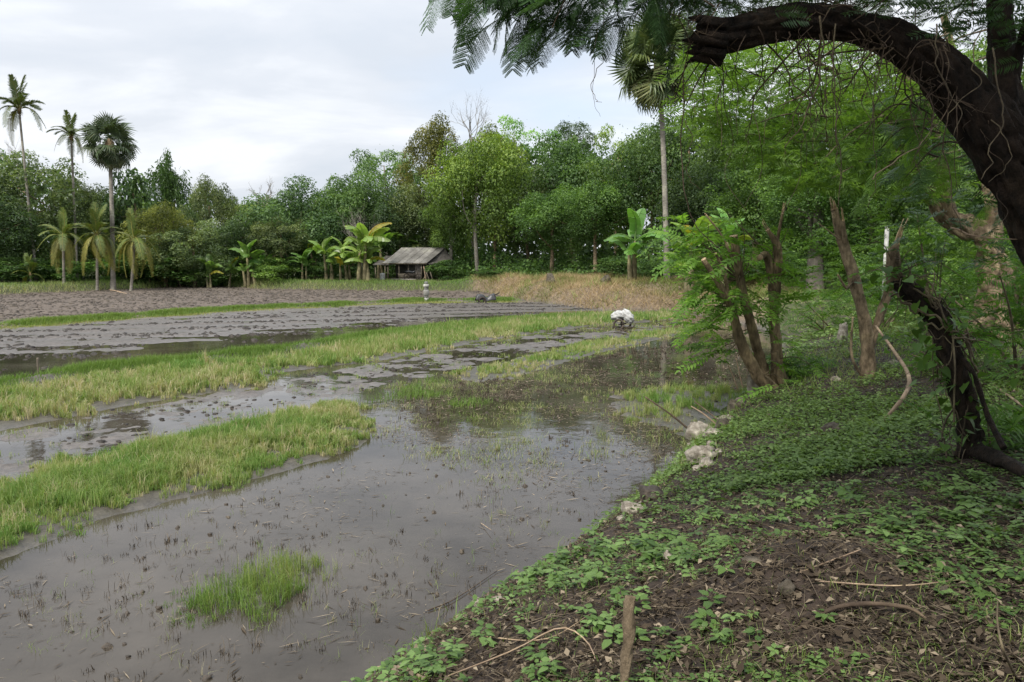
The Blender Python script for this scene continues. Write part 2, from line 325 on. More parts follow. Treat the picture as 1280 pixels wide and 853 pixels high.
M['greypaint'] = solid('grey_weathered_paint', (.13, .13, .12), (.24, .24, .23), 9, .8, .2)

def mat_ground():
    m, nt, N, L = newmat('earth_and_mud'); va = N.new('ShaderNodeAttribute'); va.attribute_name = 'base'
    tc = N.new('ShaderNodeNewGeometry'); n = N.new('ShaderNodeTexNoise'); n.inputs['Scale'].default_value = 7; n.inputs['Detail'].default_value = 9; n.inputs['Roughness'].default_value = .7
    L.new(tc.outputs['Position'], n.inputs[0]); r = ramp(N, [(.3, (.45, .45, .45)), (.7, (1.5, 1.5, 1.5))]); L.new(n.outputs[0], r.inputs[0])
    mu = N.new('ShaderNodeMixRGB'); mu.blend_type = 'MULTIPLY'; mu.inputs[0].default_value = 1; L.new(va.outputs['Color'], mu.inputs[1]); L.new(r.outputs[0], mu.inputs[2])
    b = N.new('ShaderNodeBsdfPrincipled'); L.new(mu.outputs[0], b.inputs['Base Color'])
    wt = N.new('ShaderNodeAttribute'); wt.attribute_name = 'tint'; mr = N.new('ShaderNodeMapRange'); mr.inputs[3].default_value = .92; mr.inputs[4].default_value = .28
    L.new(wt.outputs['Fac'], mr.inputs[0]); L.new(mr.outputs[0], b.inputs['Roughness'])
    n2 = N.new('ShaderNodeTexNoise'); n2.inputs['Scale'].default_value = 22; n2.inputs['Detail'].default_value = 6; L.new(tc.outputs['Position'], n2.inputs[0])
    bp = N.new('ShaderNodeBump'); bp.inputs['Strength'].default_value = .55; bp.inputs['Distance'].default_value = .03; L.new(n2.outputs[0], bp.inputs['Height']); L.new(bp.outputs[0], b.inputs['Normal'])
    o = N.new('ShaderNodeOutputMaterial'); L.new(b.outputs[0], o.inputs[0]); return m
def mat_water():
    m, nt, N, L = newmat('muddy_water'); g = N.new('ShaderNodeNewGeometry')
    n = N.new('ShaderNodeTexNoise'); n.inputs['Scale'].default_value = .35; n.inputs['Detail'].default_value = 8; n.inputs['Roughness'].default_value = .65; L.new(g.outputs['Position'], n.inputs[0])
    r = ramp(N, [(.35, (.026, .021, .015)), (.65, (.084, .071, .057))]); L.new(n.outputs[0], r.inputs[0])
    b = N.new('ShaderNodeBsdfPrincipled'); L.new(r.outputs[0], b.inputs['Base Color']); b.inputs['Roughness'].default_value = .02; b.inputs['IOR'].default_value = 1.33; b.inputs['Specular IOR Level'].default_value = .5
    mp = N.new('ShaderNodeMapping'); mp.inputs['Scale'].default_value = (1, 1, 1); L.new(g.outputs['Position'], mp.inputs[0])
    w = N.new('ShaderNodeTexNoise'); w.inputs['Scale'].default_value = 9; w.inputs['Detail'].default_value = 3; L.new(mp.outputs[0], w.inputs[0])
    w2 = N.new('ShaderNodeTexNoise'); w2.inputs['Scale'].default_value = 1.1; w2.inputs['Detail'].default_value = 2; L.new(mp.outputs[0], w2.inputs[0])
    b1 = N.new('ShaderNodeBump'); b1.inputs['Strength'].default_value = .035; b1.inputs['Distance'].default_value = .03; L.new(w.outputs[0], b1.inputs['Height'])
    b2 = N.new('ShaderNodeBump'); b2.inputs['Strength'].default_value = .06; b2.inputs['Distance'].default_value = .1; L.new(w2.outputs[0], b2.inputs['Height']); L.new(b1.outputs[0], b2.inputs['Normal'])
    L.new(b2.outputs[0], b.inputs['Normal']); o = N.new('ShaderNodeOutputMaterial'); L.new(b.outputs[0], o.inputs[0]); return m

# ------------------------------------------------------------------ ground and water
def build_ground():
    R = np.concatenate([np.linspace(.05, 1.9, 12), np.exp(np.linspace(math.log(2.0), math.log(105), 540)), np.exp(np.linspace(math.log(112), math.log(2500), 14))])
    fine = np.radians(np.linspace(-42, 42, 400)); coarse = np.radians(np.linspace(42, 318, 70))[1:-1]
    A = np.concatenate([fine, coarse]); na = len(A); nr = len(R)
    rr, aa = np.meshgrid(R, A, indexing='ij'); X = np.sin(aa) * rr; Y = np.cos(aa) * rr; Z = terrain(X, Y)
    far = sstep(110, 400, rr); Z = Z * (1 - far) + far * 1.2
    V = np.stack([X, Y, Z], -1).reshape(-1, 3); i = np.arange(nr - 1)[:, None] * na; j = np.arange(na)[None]; j2 = (j + 1) % na
    Q = np.stack([i + j, i + na + j, i + na + j2, i + j2], -1).reshape(-1, 4)
    V = np.vstack([V, [0, 0, gz(0, 0)]]); jj = np.arange(na); Tt = np.stack([np.full(na, len(V) - 1), jj, (jj + 1) % na], 1)
    x, y, z = V.T; s = sdist(PADDY, x, y)
    mud = np.array([.105, .090, .078]); soil = np.array([.034, .023, .016]); straw = np.array([.17, .125, .08]); green = np.array([.075, .10, .03]); dry = np.array([.115, .090, .070]); ochre = np.array([.19, .14, .085])
    n = fbm(x * .5, y * .5, 61)[:, None]; nf = fbm(x * 3.3, y * 3.3, 62)[:, None]
    c = mud * (.75 + .5 * nf) + 0 * n
    yb1 = np.interp(x, [p[0] for p in BUND1], [p[1] for p in BUND1]); A_ = (sstep(0, .5, y - yb1))[:, None]
    c = c * (1 - A_) + A_ * dry * (.6 + .8 * nf)
    strawband = (np.exp(-((y - yb1 + 1.0) / .8) ** 2) * (s < 0))[:, None] * sstep(.3, .6, n); c = c * (1 - .7 * strawband) + .7 * strawband * ochre
    for poly in (STRIP1, STRIP2, STRIP3, STRIP4):
        m = sstep(.3, -.3, sdist(poly, x, y))[:, None] * .6; c = c * (1 - m) + m * np.array([.050, .046, .026])
    bank = sstep(-.05, .25, s)[:, None]; bc = soil * (.6 + .8 * nf)
    w = sstep(20, 36, y)[:, None]; bc = bc * (1 - w * .6) + w * .6 * green
    mm = sstep(1.0, -.5, sdist(MOUND, x, y))[:, None]; bc = bc * (1 - mm) + mm * straw * (.7 + .6 * nf)
    c = c * (1 - bank) + bank * bc
    wet = sstep(.09, .0, z) * (s < .1)
    me = mesh_np('ground', V, [Q, Tt], wet, True, c); me.materials.append(mat_ground()); o = link('ground', me); tag(o, 'muddy paddy floor and leaf strewn earth bank', kind='structure')
    wv = np.array([(-110, -30, 0), (60, -30, 0), (60, 120, 0), (-110, 120, 0)], float)
    me = mesh_np('water', wv, np.array([[0, 1, 2, 3]])); me.materials.append(mat_water()); o = link('water', me); tag(o, 'still muddy water flooding the paddy', kind='structure')
build_ground()
print('ground', time.time() - T0)

# ------------------------------------------------------------------ grass and ground cover (nobody could count them)
def sample_poly(rng, poly, n, edge=0.25):
    P = np.asarray(poly); lo = P.min(0) - edge; hi = P.max(0) + edge; x = rng.uniform(lo[0], hi[0], n); y = rng.uniform(lo[1], hi[1], n)
    d = sdist(poly, x, y) + (fbm(x * 1.3, y * 1.3, 91) - .5) * 3.2 * edge; k = d < 0; return x[k], y[k], d[k]
def infront(x, y, m=1.12): return (np.abs(x) < y * .653 * m + .6) & (y > 2)
def blades(rng, x, y, h, w, lean, tint, z=None, near=True):
    n = len(x); z = terrain(x, y) if z is None else z; a = rng.uniform(0, 2 * PI, n); d = rng.uniform(0, 2 * PI, n); ln = lean * rng.uniform(.3, 1.3, n)
    b = np.stack([np.cos(a), np.sin(a), 0 * a], 1) * w[:, None] / 2; D = np.stack([np.cos(d), np.sin(d), 0 * d], 1); P = np.stack([x, y, z - .01], 1)
    mid = P + D * (ln * h * .28)[:, None]; mid[:, 2] += h * .6; tip = P + D * (ln * h)[:, None]; tip[:, 2] += h * np.clip(1 - .4 * ln, .3, 1)
    if near:
        V = np.stack([P - b, P + b, mid - b * .8, mid + b * .8, tip], 1).reshape(-1, 3); i = (np.arange(n) * 5)[:, None]
        return V, [i + np.array([[0, 1, 3, 2]]), i + np.array([[2, 3, 4]])], np.repeat(tint, 5)
    V = np.stack([P - b, P + b, tip], 1).reshape(-1, 3); i = (np.arange(n) * 3)[:, None]; return V, [i + np.array([[0, 1, 2]])], np.repeat(tint, 3)
def grass_obj(name, label, parts, mat):
    mb = MB()
    for V, Fs, t in parts: mb.add(V, Fs, t)
    o = link(name, mb.mesh(name), mat); tag(o, label, 'grass', kind='stuff'); return o
def strip_grass(seed, poly, nraw, h, tbase, lod=14, clump=.5, w0=.006, dens=None, edge=.35, bl=15, spread=.05):
    """tussocks: each its own height, colour and spray of blades; thins out raggedly at the edge"""
    rng = np.random.default_rng(seed); x, y, d = sample_poly(rng, poly, max(50, nraw // bl), edge * 1.6); fade = np.clip(-d / (edge * 2.6), 0, 1)
    cl = fbm(x * 1.9, y * 1.9, seed, 3); k = infront(x, y) & (rng.random(len(x)) < (.08 + .92 * fade) * np.clip((lod / y) ** 1.0, 0, 1)) & (rng.random(len(x)) < np.clip((cl - .5 + clump) * 3.2, .06, 1))
    x, y, d, cl, fade = x[k], y[k], d[k], cl[k], fade[k]; th = h * rng.uniform(.5, 1.15, len(x)) * (.35 + 1.15 * cl) * (.45 + .55 * fade)
    tt = tbase + rng.normal(0, .16, len(x)) + (fbm(x * .9, y * .9, seed + 3) - .5) * 1.5 + .35 * (1 - fade) * rng.random(len(x)); lean = rng.uniform(.2, .8, len(x)); pref = rng.uniform(0, 6.28, len(x))
    out = []
    for near in (True, False):
        q = (y < 22) if near else (y >= 22)
        if not q.any(): continue
        m = bl if near else max(4, bl // 2); X = np.repeat(x[q], m); n = len(X); sp = spread * rng.uniform(.6, 1.4, n) * np.clip(np.repeat(y[q], m) / 16, 1, 2.5); a = rng.uniform(0, 6.28, n); r = np.sqrt(rng.random(n)) * sp
        X = X + np.cos(a) * r; Y = np.repeat(y[q], m) + np.sin(a) * r; H = np.repeat(th[q], m) * rng.uniform(.45, 1.2, n); Z = np.maximum(np.repeat(terrain(x[q], y[q]), m), -.02)
        T = np.clip(np.repeat(tt[q], m) + rng.normal(0, .14, n), 0, 1); Wd = w0 * np.clip(Y / 9, 1, 5) * rng.uniform(.7, 1.5, n) * (1 if near else 1.7); out.append(blades(rng, X, Y, H, Wd, np.repeat(lean[q], m) * rng.uniform(.5, 1.6, n), T, Z, near))
    return out
def line_grass(seed, line, n, spread, h, tbase, w0=.008, side=0.0):
    rng = np.random.default_rng(seed); line = np.asarray(line); sg = np.linalg.norm(np.diff(line, axis=0), axis=1); L = np.concatenate([[0], np.cumsum(sg)])
    t = rng.uniform(0, L[-1], n); x = np.interp(t, L, line[:, 0]) + rng.normal(0, spread, n); y = np.interp(t, L, line[:, 1]) + rng.normal(side, spread, n)
    cl = fbm(t * .8, t * 0, seed, 3); k = infront(x, y) & (rng.random(n) < np.clip((cl - .25) * 3, .05, 1)); x, y, cl = x[k], y[k], cl[k]
    tt = np.clip(tbase + rng.normal(0, .15, len(x)) + (cl - .5) * .6, 0, 1); hh = h * rng.uniform(.5, 1.2, len(x)) * (.5 + cl)
    return [blades(rng, x, y, hh, w0 * np.clip(y / 9, 1, 6) * rng.uniform(.7, 1.5, len(x)), np.full(len(x), .6), tt, None, False)]

grass_obj('grass', 'yellow green grass strip running between the two muddy channels', strip_grass(1, STRIP1, 900000, .34, .36, 26, .42, .008) + strip_grass(101, STRIP1, 70000, .42, .9, 26, .25, .006), M['grass'])
grass_obj('grass', 'near strip of tall yellow green grass ending in a rounded tip', strip_grass(2, STRIP2, 420000, .29, .22, 26, .42, .0075) + strip_grass(12, STRIP2, 60000, .34, .9, 26, .2, .006), M['grass'])
grass_obj('grass', 'pale grass tongue bordering the open water', strip_grass(3, STRIP3, 200000, .26, .42, 30, .42, .008), M['grass'])
grass_obj('grass', 'sparse grass standing in shallow water beside the white stones', strip_grass(4, STRIP4, 60000, .30, .32, 30, .22, .005, edge=.5), M['grass'])
TB = [FP([(205, 438), (560, 402), (600, 398), (640, 402), (560, 414), (440, 430)])]
BL = FP([(490, 418), (560, 408), (640, 400), (660, 404), (600, 414), (520, 430), (470, 436)])
grass_obj('grass', 'lush green verge on the ridge between ploughed field and grass strip', line_grass(5, BUND2, 60000, .32, .24, .25, .007) + strip_grass(6, BL, 60000, .34, .12, 26, .6, .006), M['lushgrass'])
grass_obj('grass', 'thin green ridge of grass dividing the two ploughed fields', line_grass(7, BUND1, 60000, .32, .22, .35, .007, .1) + line_grass(8, BUND1, 14000, .4, .10, .95, .008, -1.0), M['lushgrass'])
# tufts
def tufts(seed, pts, n, spread, h, tbase, w0=.005):
    rng = np.random.default_rng(seed); out = []
    for (px, py), k in zip(pts, [n] * len(pts)):
        c = flat(px, py); sp = spread * rng.uniform(.6, 1.3); x = c[0] + rng.normal(0, sp, k); y = c[1] + rng.normal(0, sp, k); hh = h * rng.uniform(.5, 1.15, k)
        out.append(blades(rng, x, y, hh, w0 * np.clip(y / 9, .8, 4) * rng.uniform(.7, 1.4, k), np.full(k, .5), np.clip(tbase + rng.normal(0, .2, k), 0, 1), np.minimum(terrain(x, y), 0)))
    return out
grass_obj('grass', 'isolated green tufts in the water past the tip of the near grass strip', tufts(21, [(505, 492), (515, 495), (528, 492), (540, 496), (480, 500), (575, 508), (590, 505), (545, 478), (520, 486)], 160, .25, .26, .15)
          + tufts(22, [(570, 530), (580, 520), (590, 540), (600, 525)], 40, .25, .18, .4), M['lushgrass'])
grass_obj('grass', 'bright green grass clump rising from the open water', strip_grass(31, CLUMP_A, 9000, .20, .12, 30, .5, .0042, edge=.2, bl=18, spread=.04) + strip_grass(32, CLUMP_B, 30000, .36, .34, 30, .30, .0042, edge=.4, bl=15, spread=.06), M['lushgrass'])
rng = np.random.default_rng(77)
sp = []
WATERZONE = FP([(-40, 760), (130, 660), (300, 618), (460, 572), (470, 500), (560, 480), (760, 445), (920, 415), (960, 450), (930, 485), (860, 545), (780, 640), (650, 730), (560, 790), (470, 853), (-40, 900)])
for i in range(1150):
    px = rng.uniform(0, 930); py = rng.uniform(430, 850); c = flat(px, py)
    if sdist(WATERZONE, *c[:, None])[0] > -.1: continue
    if vnoise(c[0] * .7, c[1] * .7, 8) < .38 and rng.random() < .7: continue
    sp.append((px, py))
out = []
for i, (px, py) in enumerate(sp):
    out += tufts(1000 + i, [(px, py)], int(rng.integers(2, 13)), float(rng.uniform(.015, .08)), float(rng.uniform(.08, .24)), float(rng.uniform(.1, .8)), .0045)
grass_obj('grass', 'scattered rice stubble and weeds poking out of the water', out, M['grass'])
# matted weed and debris floating
def debris():
    rng = np.random.default_rng(5); mb = MB(); zone = [WEEDS, WATERZONE]
    for z, n in ((WEEDS, 26000), (WATERZONE, 42000)):
        x, y, d = sample_poly(rng, z, n, .5); k = (sdist(PADDY, x, y) < -.05) & (rng.random(len(x)) < np.clip((fbm(x * .9, y * .9, 17, 3) - .42) * 5, .12, 1)); x, y = x[k], y[k]; n_ = len(x)
        a = rng.normal(.3, 1.2, n_); L = .02 + .20 * rng.random(n_) ** 2.2; w = rng.uniform(.0016, .006, n_) * np.clip(y / 9, 1, 3)
        P = np.stack([x, y, rng.uniform(.004, .016, n_)], 1); D = np.stack([np.cos(a), np.sin(a), rng.normal(0, .05, n_)], 1) * L[:, None]; B = np.stack([-np.sin(a), np.cos(a), 0 * a], 1) * w[:, None]
        V = np.stack([P - B, P + D * .5 - B + B * rng.normal(0, 1, n_)[:, None], P + D, P + D * .5 + B], 1).reshape(-1, 3); mb.add(V, (np.arange(n_) * 4)[:, None] + np.array([[0, 1, 2, 3]]), np.repeat(rng.uniform(.1, .95, n_), 4))
    o = link('floating_debris', mb.mesh('floating_debris'), M['litter']); tag(o, 'broken straw and weed floating on the muddy water', 'debris', kind='stuff')
debris()
# mud clods
def lump(rng):
    V = []; Fs = []
    k = 6; V.append((0, 0, 1)); 
    for z, r in ((.55, .8), (-.2, 1.05)):
        for j in range(k): a = (j + .5 * (z < 0)) * 2 * PI / k; V.append((math.cos(a) * r, math.sin(a) * r, z))
    V = np.array(V, float) * (1 + rng.uniform(-.45, .4, (len(V), 1))) * [1.25, .8, 1]
    T = [(0, 1 + j, 1 + (j + 1) % k) for j in range(k)]; Q = [(1 + j, 1 + k + j, 1 + k + (j + 1) % k, 1 + (j + 1) % k) for j in range(k)]
    return V, [np.array(T), np.array(Q)]
def clods():
    rng = np.random.default_rng(9)
    yb1 = lambda x: np.interp(x, [p[0] for p in BUND1], [p[1] for p in BUND1]); yb2 = lambda x: np.interp(x, [p[0] for p in BUND2], [p[1] for p in BUND2])
    def put(name, label, x, y, s, zs=.55, zoff=0, smin=0):
        mb = MB(); vr = rng.integers(0, 5, len(x)); z = np.maximum(terrain(x, y), smin) + zoff
        for v in range(5):
            V0, Fs = lump(rng); k = vr == v
            if not k.any(): continue
            V, F2 = inst(V0, Fs, np.stack([x, y, z], 1)[k], rotz_m(rng.uniform(0, 6.3, k.sum()), 1.0) * (s[k][:, None, None] * np.array([1, rng.uniform(.7, 1), zs])[None, :, None])); mb.add(V, F2)
        tag(link(name, mb.mesh(name), M['clod_dark' if 'rows' in label or 'channel' in label else 'clod']), label, 'mud clods', kind='stuff')
    # far dry field
    n = 60000; x = rng.uniform(-62, 4, n); y = rng.uniform(28, 80, n); k = infront(x, y, 1.05) & (sdist(PADDY, x, y) < -.2) & (y > yb1(x) + .5) & (rng.random(n) < .5 * np.clip((fbm(x * .6, y * 1.2, 6, 3) - .3) * 4, .1, 1)); x, y = x[k], y[k]
    put('mud_clods', 'dark dry clods covering the far ploughed field', x, y, rng.uniform(.04, .13, len(x)), .6)
    n = 60000; x = rng.uniform(-35, 10, n); y = rng.uniform(17, 60, n); t = (y - yb2(x)) / np.maximum(yb1(x) - yb2(x), .3)
    row = .5 + .5 * np.sin((y - .18 * x) * 2.1 + fbm(x * .3, y * .3, 2) * 3)
    k = infront(x, y, 1.05) & (sdist(PADDY, x, y) < -.2) & (t > .12) & (t < .88) & (rng.random(n) < .9 * row ** 2 * sstep(.1, .4, t) * np.clip((fbm(x * .8, y * .8, 26, 3) - .32) * 4, .05, 1)); x, y = x[k], y[k]
    put('mud_clods', 'rows of wet clods in the ploughed field behind the grass strip', x, y, .03 + .10 * rng.random(len(x)) ** 2, .5)
    n = 9000; x, y, d = sample_poly(rng, MUDC, n, .1); k = infront(x, y) & (rng.random(len(x)) < np.clip((fbm(x * .9, y * .9, 36, 3) - .42) * 4, .03, .8)); x, y = x[k], y[k]
    put('mud_clods', 'lumps of mud between puddles in the channel of the near field', x, y, rng.uniform(.015, .07, len(x)) * rng.uniform(.6, 1.3, len(x)), .5)
    x, y, d = sample_poly(rng, WATERZONE, 1900, .1); k = infront(x, y) & (sdist(PADDY, x, y) < -.3) & (rng.random(len(x)) < np.clip((fbm(x * .8, y * .8, 46, 3) - .40) * 4, .05, .8)); x, y = x[k], y[k]
    put('mud_clods', 'small dark clods breaking the surface of the open water', x, y, rng.uniform(.012, .038, len(x)), .9, 0, 0.0)
clods()
print('field', time.time() - T0)
# ------------------------------------------------------------------ bank cover
def herb_proto(rng, nl, L, spread, hgt):
    mb = MB()
    for i in range(nl):
        a = i * 2.4 + rng.uniform(-.4, .4); r = spread * rng.uniform(.3, 1); z = hgt * rng.uniform(.45, 1.0) * (1 - .3 * r / spread)
        c, s = math.cos(a), math.sin(a); l = L * rng.uniform(.6, 1.2); w = l * .32; dz = rng.uniform(-.25, .3) * l; p = np.array([c * r * .5, s * r * .5, z])
        o = np.array([c, s, 0]); q = np.array([-s, c, 0])
        V = [p, p + o * l * .3 + q * w + [0, 0, .05 * l + dz * .3], p + o * l * .3 - q * w + [0, 0, .05 * l + dz * .3], p + o * l * .68 + q * w * .75 + [0, 0, dz * .7], p + o * l * .68 - q * w * .75 + [0, 0, dz * .7], p + o * l * 1.05 + [0, 0, dz - .12 * l]]
        V = np.array(V); mid = np.array([p + o * l * .5 + [0, 0, dz * .5 - .05 * l]])
        mb.add(V, [np.array([[0, 2, 1]]), np.array([[1, 2, 4, 3]]), np.array([[3, 4, 5]])], float(rng.uniform(.2, .9)))
    return np.concatenate(mb.V), [np.concatenate(v) for v in mb.F.values()], np.concatenate(mb.T)
def spots(*px): return [gnd(a, b)[:2] for a, b in px]
def blob(x, y, pts, r):
    v = np.zeros(x.shape)
    for (cx, cy), q in zip(pts, r if not np.isscalar(r) else [r] * len(pts)): v = np.maximum(v, np.exp(-((x - cx) ** 2 + (y - cy) ** 2) / q ** 2))
    return v
BARE = spots((1040, 690), (1000, 720), (1080, 730), (900, 830), (760, 830), (700, 790), (1000, 800), (850, 760), (1150, 800), (600, 840), (960, 680)); BARER = [.34, .32, .28, .16, .2, .16, .2, .22, .2, .18, .2]
LUSH = spots((1150, 650), (1200, 680), (1100, 640), (1000, 520), (1060, 510), (960, 530), (900, 640), (760, 690), (700, 720), (1180, 520), (1040, 580), (1220, 620), (980, 610), (840, 700)); LUSHR = [.5, .5, .45, .9, .9, .8, .5, .5, .4, 1.0, .6, .6, .8, .4]
BROWN = [gnd(a, b)[:2] for a, b in ((1010, 395), (960, 400), (1050, 400), (1000, 410))]
def bank_points(rng, n, ymin, ymax, clump_s, dens):
    y = ymin * (ymax / ymin) ** rng.random(n); x = (rng.uniform(-1.1, 1.0, n) * y * .70) + .0; s = sdist(PADDY, x, y)
    k = (s > .03) & (x < y * .74 + .5); x, y, s = x[k], y[k], s[k]
    p = np.clip((fbm(x * clump_s, y * clump_s, 23, 4) - .5) * 5 + dens, .05, 1) + 1.0 * blob(x, y, LUSH, LUSHR) - 1.5 * blob(x, y, BARE, BARER)
    p = np.where(y > 15, p * (1 - .95 * blob(x, y, BROWN, 3.2)), p); p = p * sstep(-.6, 1.2, sdist(MOUND, x, y))
    k = rng.random(len(x)) < p; return x[k], y[k]
def herbs():
    rng = np.random.default_rng(101)
    def lay(name, label, n, ymin, ymax, protos, scale, cs, dens, mat, lift=0):
        x, y = bank_points(rng, n, ymin, ymax, cs, dens); z = terrain(x, y) + lift; v = rng.integers(0, len(protos), len(x)); mb = MB()
        for i, (V0, Fs, t) in enumerate(protos):
            k = v == i
            if not k.any(): continue
            m = int(k.sum()); sc = scale * np.clip(y[k] / 5.0, .6, 1) * rng.uniform(.55, 1.35, m) * (1 + np.clip((y[k] - 12) / 26, 0, 1.6))
            V, F2 = inst(V0, Fs, np.stack([x, y, z], 1)[k], rotz_m(rng.uniform(0, 6.3, m), sc, rng.normal(0, .25, m)))
            mb.add(V, F2, np.clip(np.tile(t, m) * .6 + np.repeat(rng.normal(.15, .28, m), len(V0)), 0, 1))
        tag(link(name, mb.mesh(name), mat), label, 'ground plants', kind='stuff')
    P1 = [herb_proto(rng, int(rng.integers(4, 8)), .050, .05, rng.uniform(.03, .09)) for _ in range(7)] + [herb_proto(rng, 11, .03, .06, .04) for _ in range(4)] + [herb_proto(rng, 5, .075, .04, .10) for _ in range(2)]
    P2 = [herb_proto(rng, int(rng.integers(7, 13)), .085, .08, rng.uniform(.08, .18)) for _ in range(5)]
    lay('ground_herbs', 'small leafy weeds carpeting the shaded earth bank', 21000, 2.2, 13, P1, .72, .9, .30, M['herb'])
    lay('ground_herbs', 'taller broad leaved seedlings scattered over the bank', 2600, 2.4, 20, P2, .62, .8, .05, M['herb'])
    P3 = []
    for _ in range(4):
        k = 5; a = rng.uniform(0, 6.28, k); r = rng.uniform(.01, .06, k); V, Fs = cards(rng, np.stack([np.cos(a) * r, np.sin(a) * r, rng.uniform(.03, .11, k)], 1), rng.normal(0, .35, (k, 3)) + [0, 0, 1], rng.uniform(.04, .075, k), .038, .05, T=np.stack([np.cos(a), np.sin(a), 0 * a], 1), droop=.15); P3.append((V, [Fs], np.repeat(rng.uniform(.2, .9, k), 4)))
    lay('ground_herbs', 'low green cover across the rising bank beyond the stumps', 50000, 7.5, 24, P3, .85, 1.0, .22, M['herb_light'])
    lay('ground_herbs', 'green weeds over the far slope behind the pollarded trees', 34000, 18, 60, P3, 1.2, .3, .75, M['herb_light'])
    P4 = [herb_proto(rng, 9, .13, .12, .2) for _ in range(4)]
    lay('ground_herbs', 'broad leaved weeds crowding the shade at lower right', 1300, 2.6, 9, P4, .55, .7, -.1, M['herb'])
herbs()
def litter():
    rng = np.random.default_rng(202); n = 110000; y = 2.0 * (26 / 2.0) ** rng.random(n); x = rng.uniform(-1, 1, n) * y * .72; s = sdist(PADDY, x, y); k = (s > .02); x, y = x[k], y[k]; n = len(x)
    z = terrain(x, y) + rng.uniform(0, .03, n); Nn = np.stack([rng.normal(0, .4, n), rng.normal(0, .4, n), np.ones(n)], 1); L = .012 + .06 * rng.random(n) ** 1.6
    V, Fs = cards(rng, np.stack([x, y, z], 1), Nn, L, L * rng.uniform(.2, .7, n), .18); mb = MB(); mb.add(V, [Fs], np.repeat(np.clip(rng.beta(.9, 1.9, n), 0, 1), 4))
    tag(link('leaf_litter', mb.mesh('leaf_litter'), M['litter']), 'brown dead leaves and scraps covering the bank soil', 'leaf litter', kind='stuff')
    mb = MB(); n = 12500; y = 2.0 * (20 / 2.0) ** rng.random(n); x = rng.uniform(-1, 1, n) * y * .72; s = sdist(PADDY, x, y); k = s > .05
    for a, b in zip(x[k], y[k]):
        l = rng.uniform(.06, .35) * (1 if rng.random() < .85 else 2); t = rng.uniform(0, 6.3); c = rng.normal(0, .18) * l; p = np.array([[a, b], [a + math.cos(t) * l * .5 - math.sin(t) * c, b + math.sin(t) * l * .5 + math.cos(t) * c], [a + math.cos(t) * l, b + math.sin(t) * l]])
        zz = terrain(p[:, 0], p[:, 1], False) + np.array([.005, rng.uniform(.01, .05), rng.uniform(.0, .06)]); V, Fs = tube(np.c_[p, zz], [rng.uniform(.0012, .0045), .001], 3, caps=False); mb.add(V, Fs, float(rng.uniform(.2, .8)))
    tag(link('fallen_twigs', mb.mesh('fallen_twigs'), M['litter']), 'dry twigs strewn over the bank', 'twigs', kind='stuff')
litter()
def tallweeds():       # grass and weeds on the far banks and mound
    rng = np.random.default_rng(303); n = 560000; y = rng.uniform(38, 92, n); x = rng.uniform(-62, 34, n); s = sdist(PADDY, x, y); k = (s > -.1) & (s < 9) & infront(x, y, 1.06); x, y, s = x[k], y[k], s[k]
    m = sdist(MOUND, x, y) + (fbm(x * .8, y * .8, 71) - .5) * 1.6 < .3
    g = (~m) & (rng.random(len(x)) < .55 * np.clip(1.4 - s / 7, .25, 1)); cl = fbm(x * .7, y * .7, 73, 3); xx, yy = x[g], y[g]; c = cl[g]
    strawy = sstep(1.6, .2, s[g]) * .30 + (fbm(xx * .25, yy * .25, 75) - .45) * 1.2
    V = blades(rng, xx, yy, .62 * rng.uniform(.4, 1.1, g.sum()) * (.3 + 1.2 * c) * np.clip(1.25 - s[g] / 4, .25, 1), .04 * rng.uniform(.6, 1.4, g.sum()), np.full(g.sum(), .6), np.clip(.25 + strawy + rng.normal(0, .15, g.sum()), 0, 1), None, False)
    grass_obj('grass', 'green grassy embankment along the far side of the paddies', [V], M['grass'])
    x, y, cl = x[m], y[m], cl[m]; k = rng.random(len(x)) < .9; x, y, cl = x[k], y[k], cl[k]
    V = blades(rng, x, y, .62 * rng.uniform(.4, 1.2, len(x)) * (.15 + 1.3 * cl), .035 * rng.uniform(.6, 1.4, len(x)), np.full(len(x), 1.1), np.clip(.50 + (fbm(x * .5, y * .5, 79) - .5) * 2.4 + rng.normal(0, .2, len(x)) - .5 * sstep(5.5, 10, x), 0, 1), None, False)
    grass_obj('dry_grass', 'mound of bleached straw coloured grass on the far bank', [V], M['straw'])
    k = rng.random(len(x)) < .10 * (fbm(x * .4, y * .4, 99) > .5); V = blades(rng, x[k], y[k], .8 * rng.uniform(.4, 1.1, k.sum()), .04 * rng.uniform(.6, 1.4, k.sum()), np.full(k.sum(), .7), np.full(k.sum(), .4), None, False)
    if k.any(): grass_obj('grass', 'green weeds growing through the bleached grass mound', [V], M['grass'])
tallweeds()
print('cover', time.time() - T0)

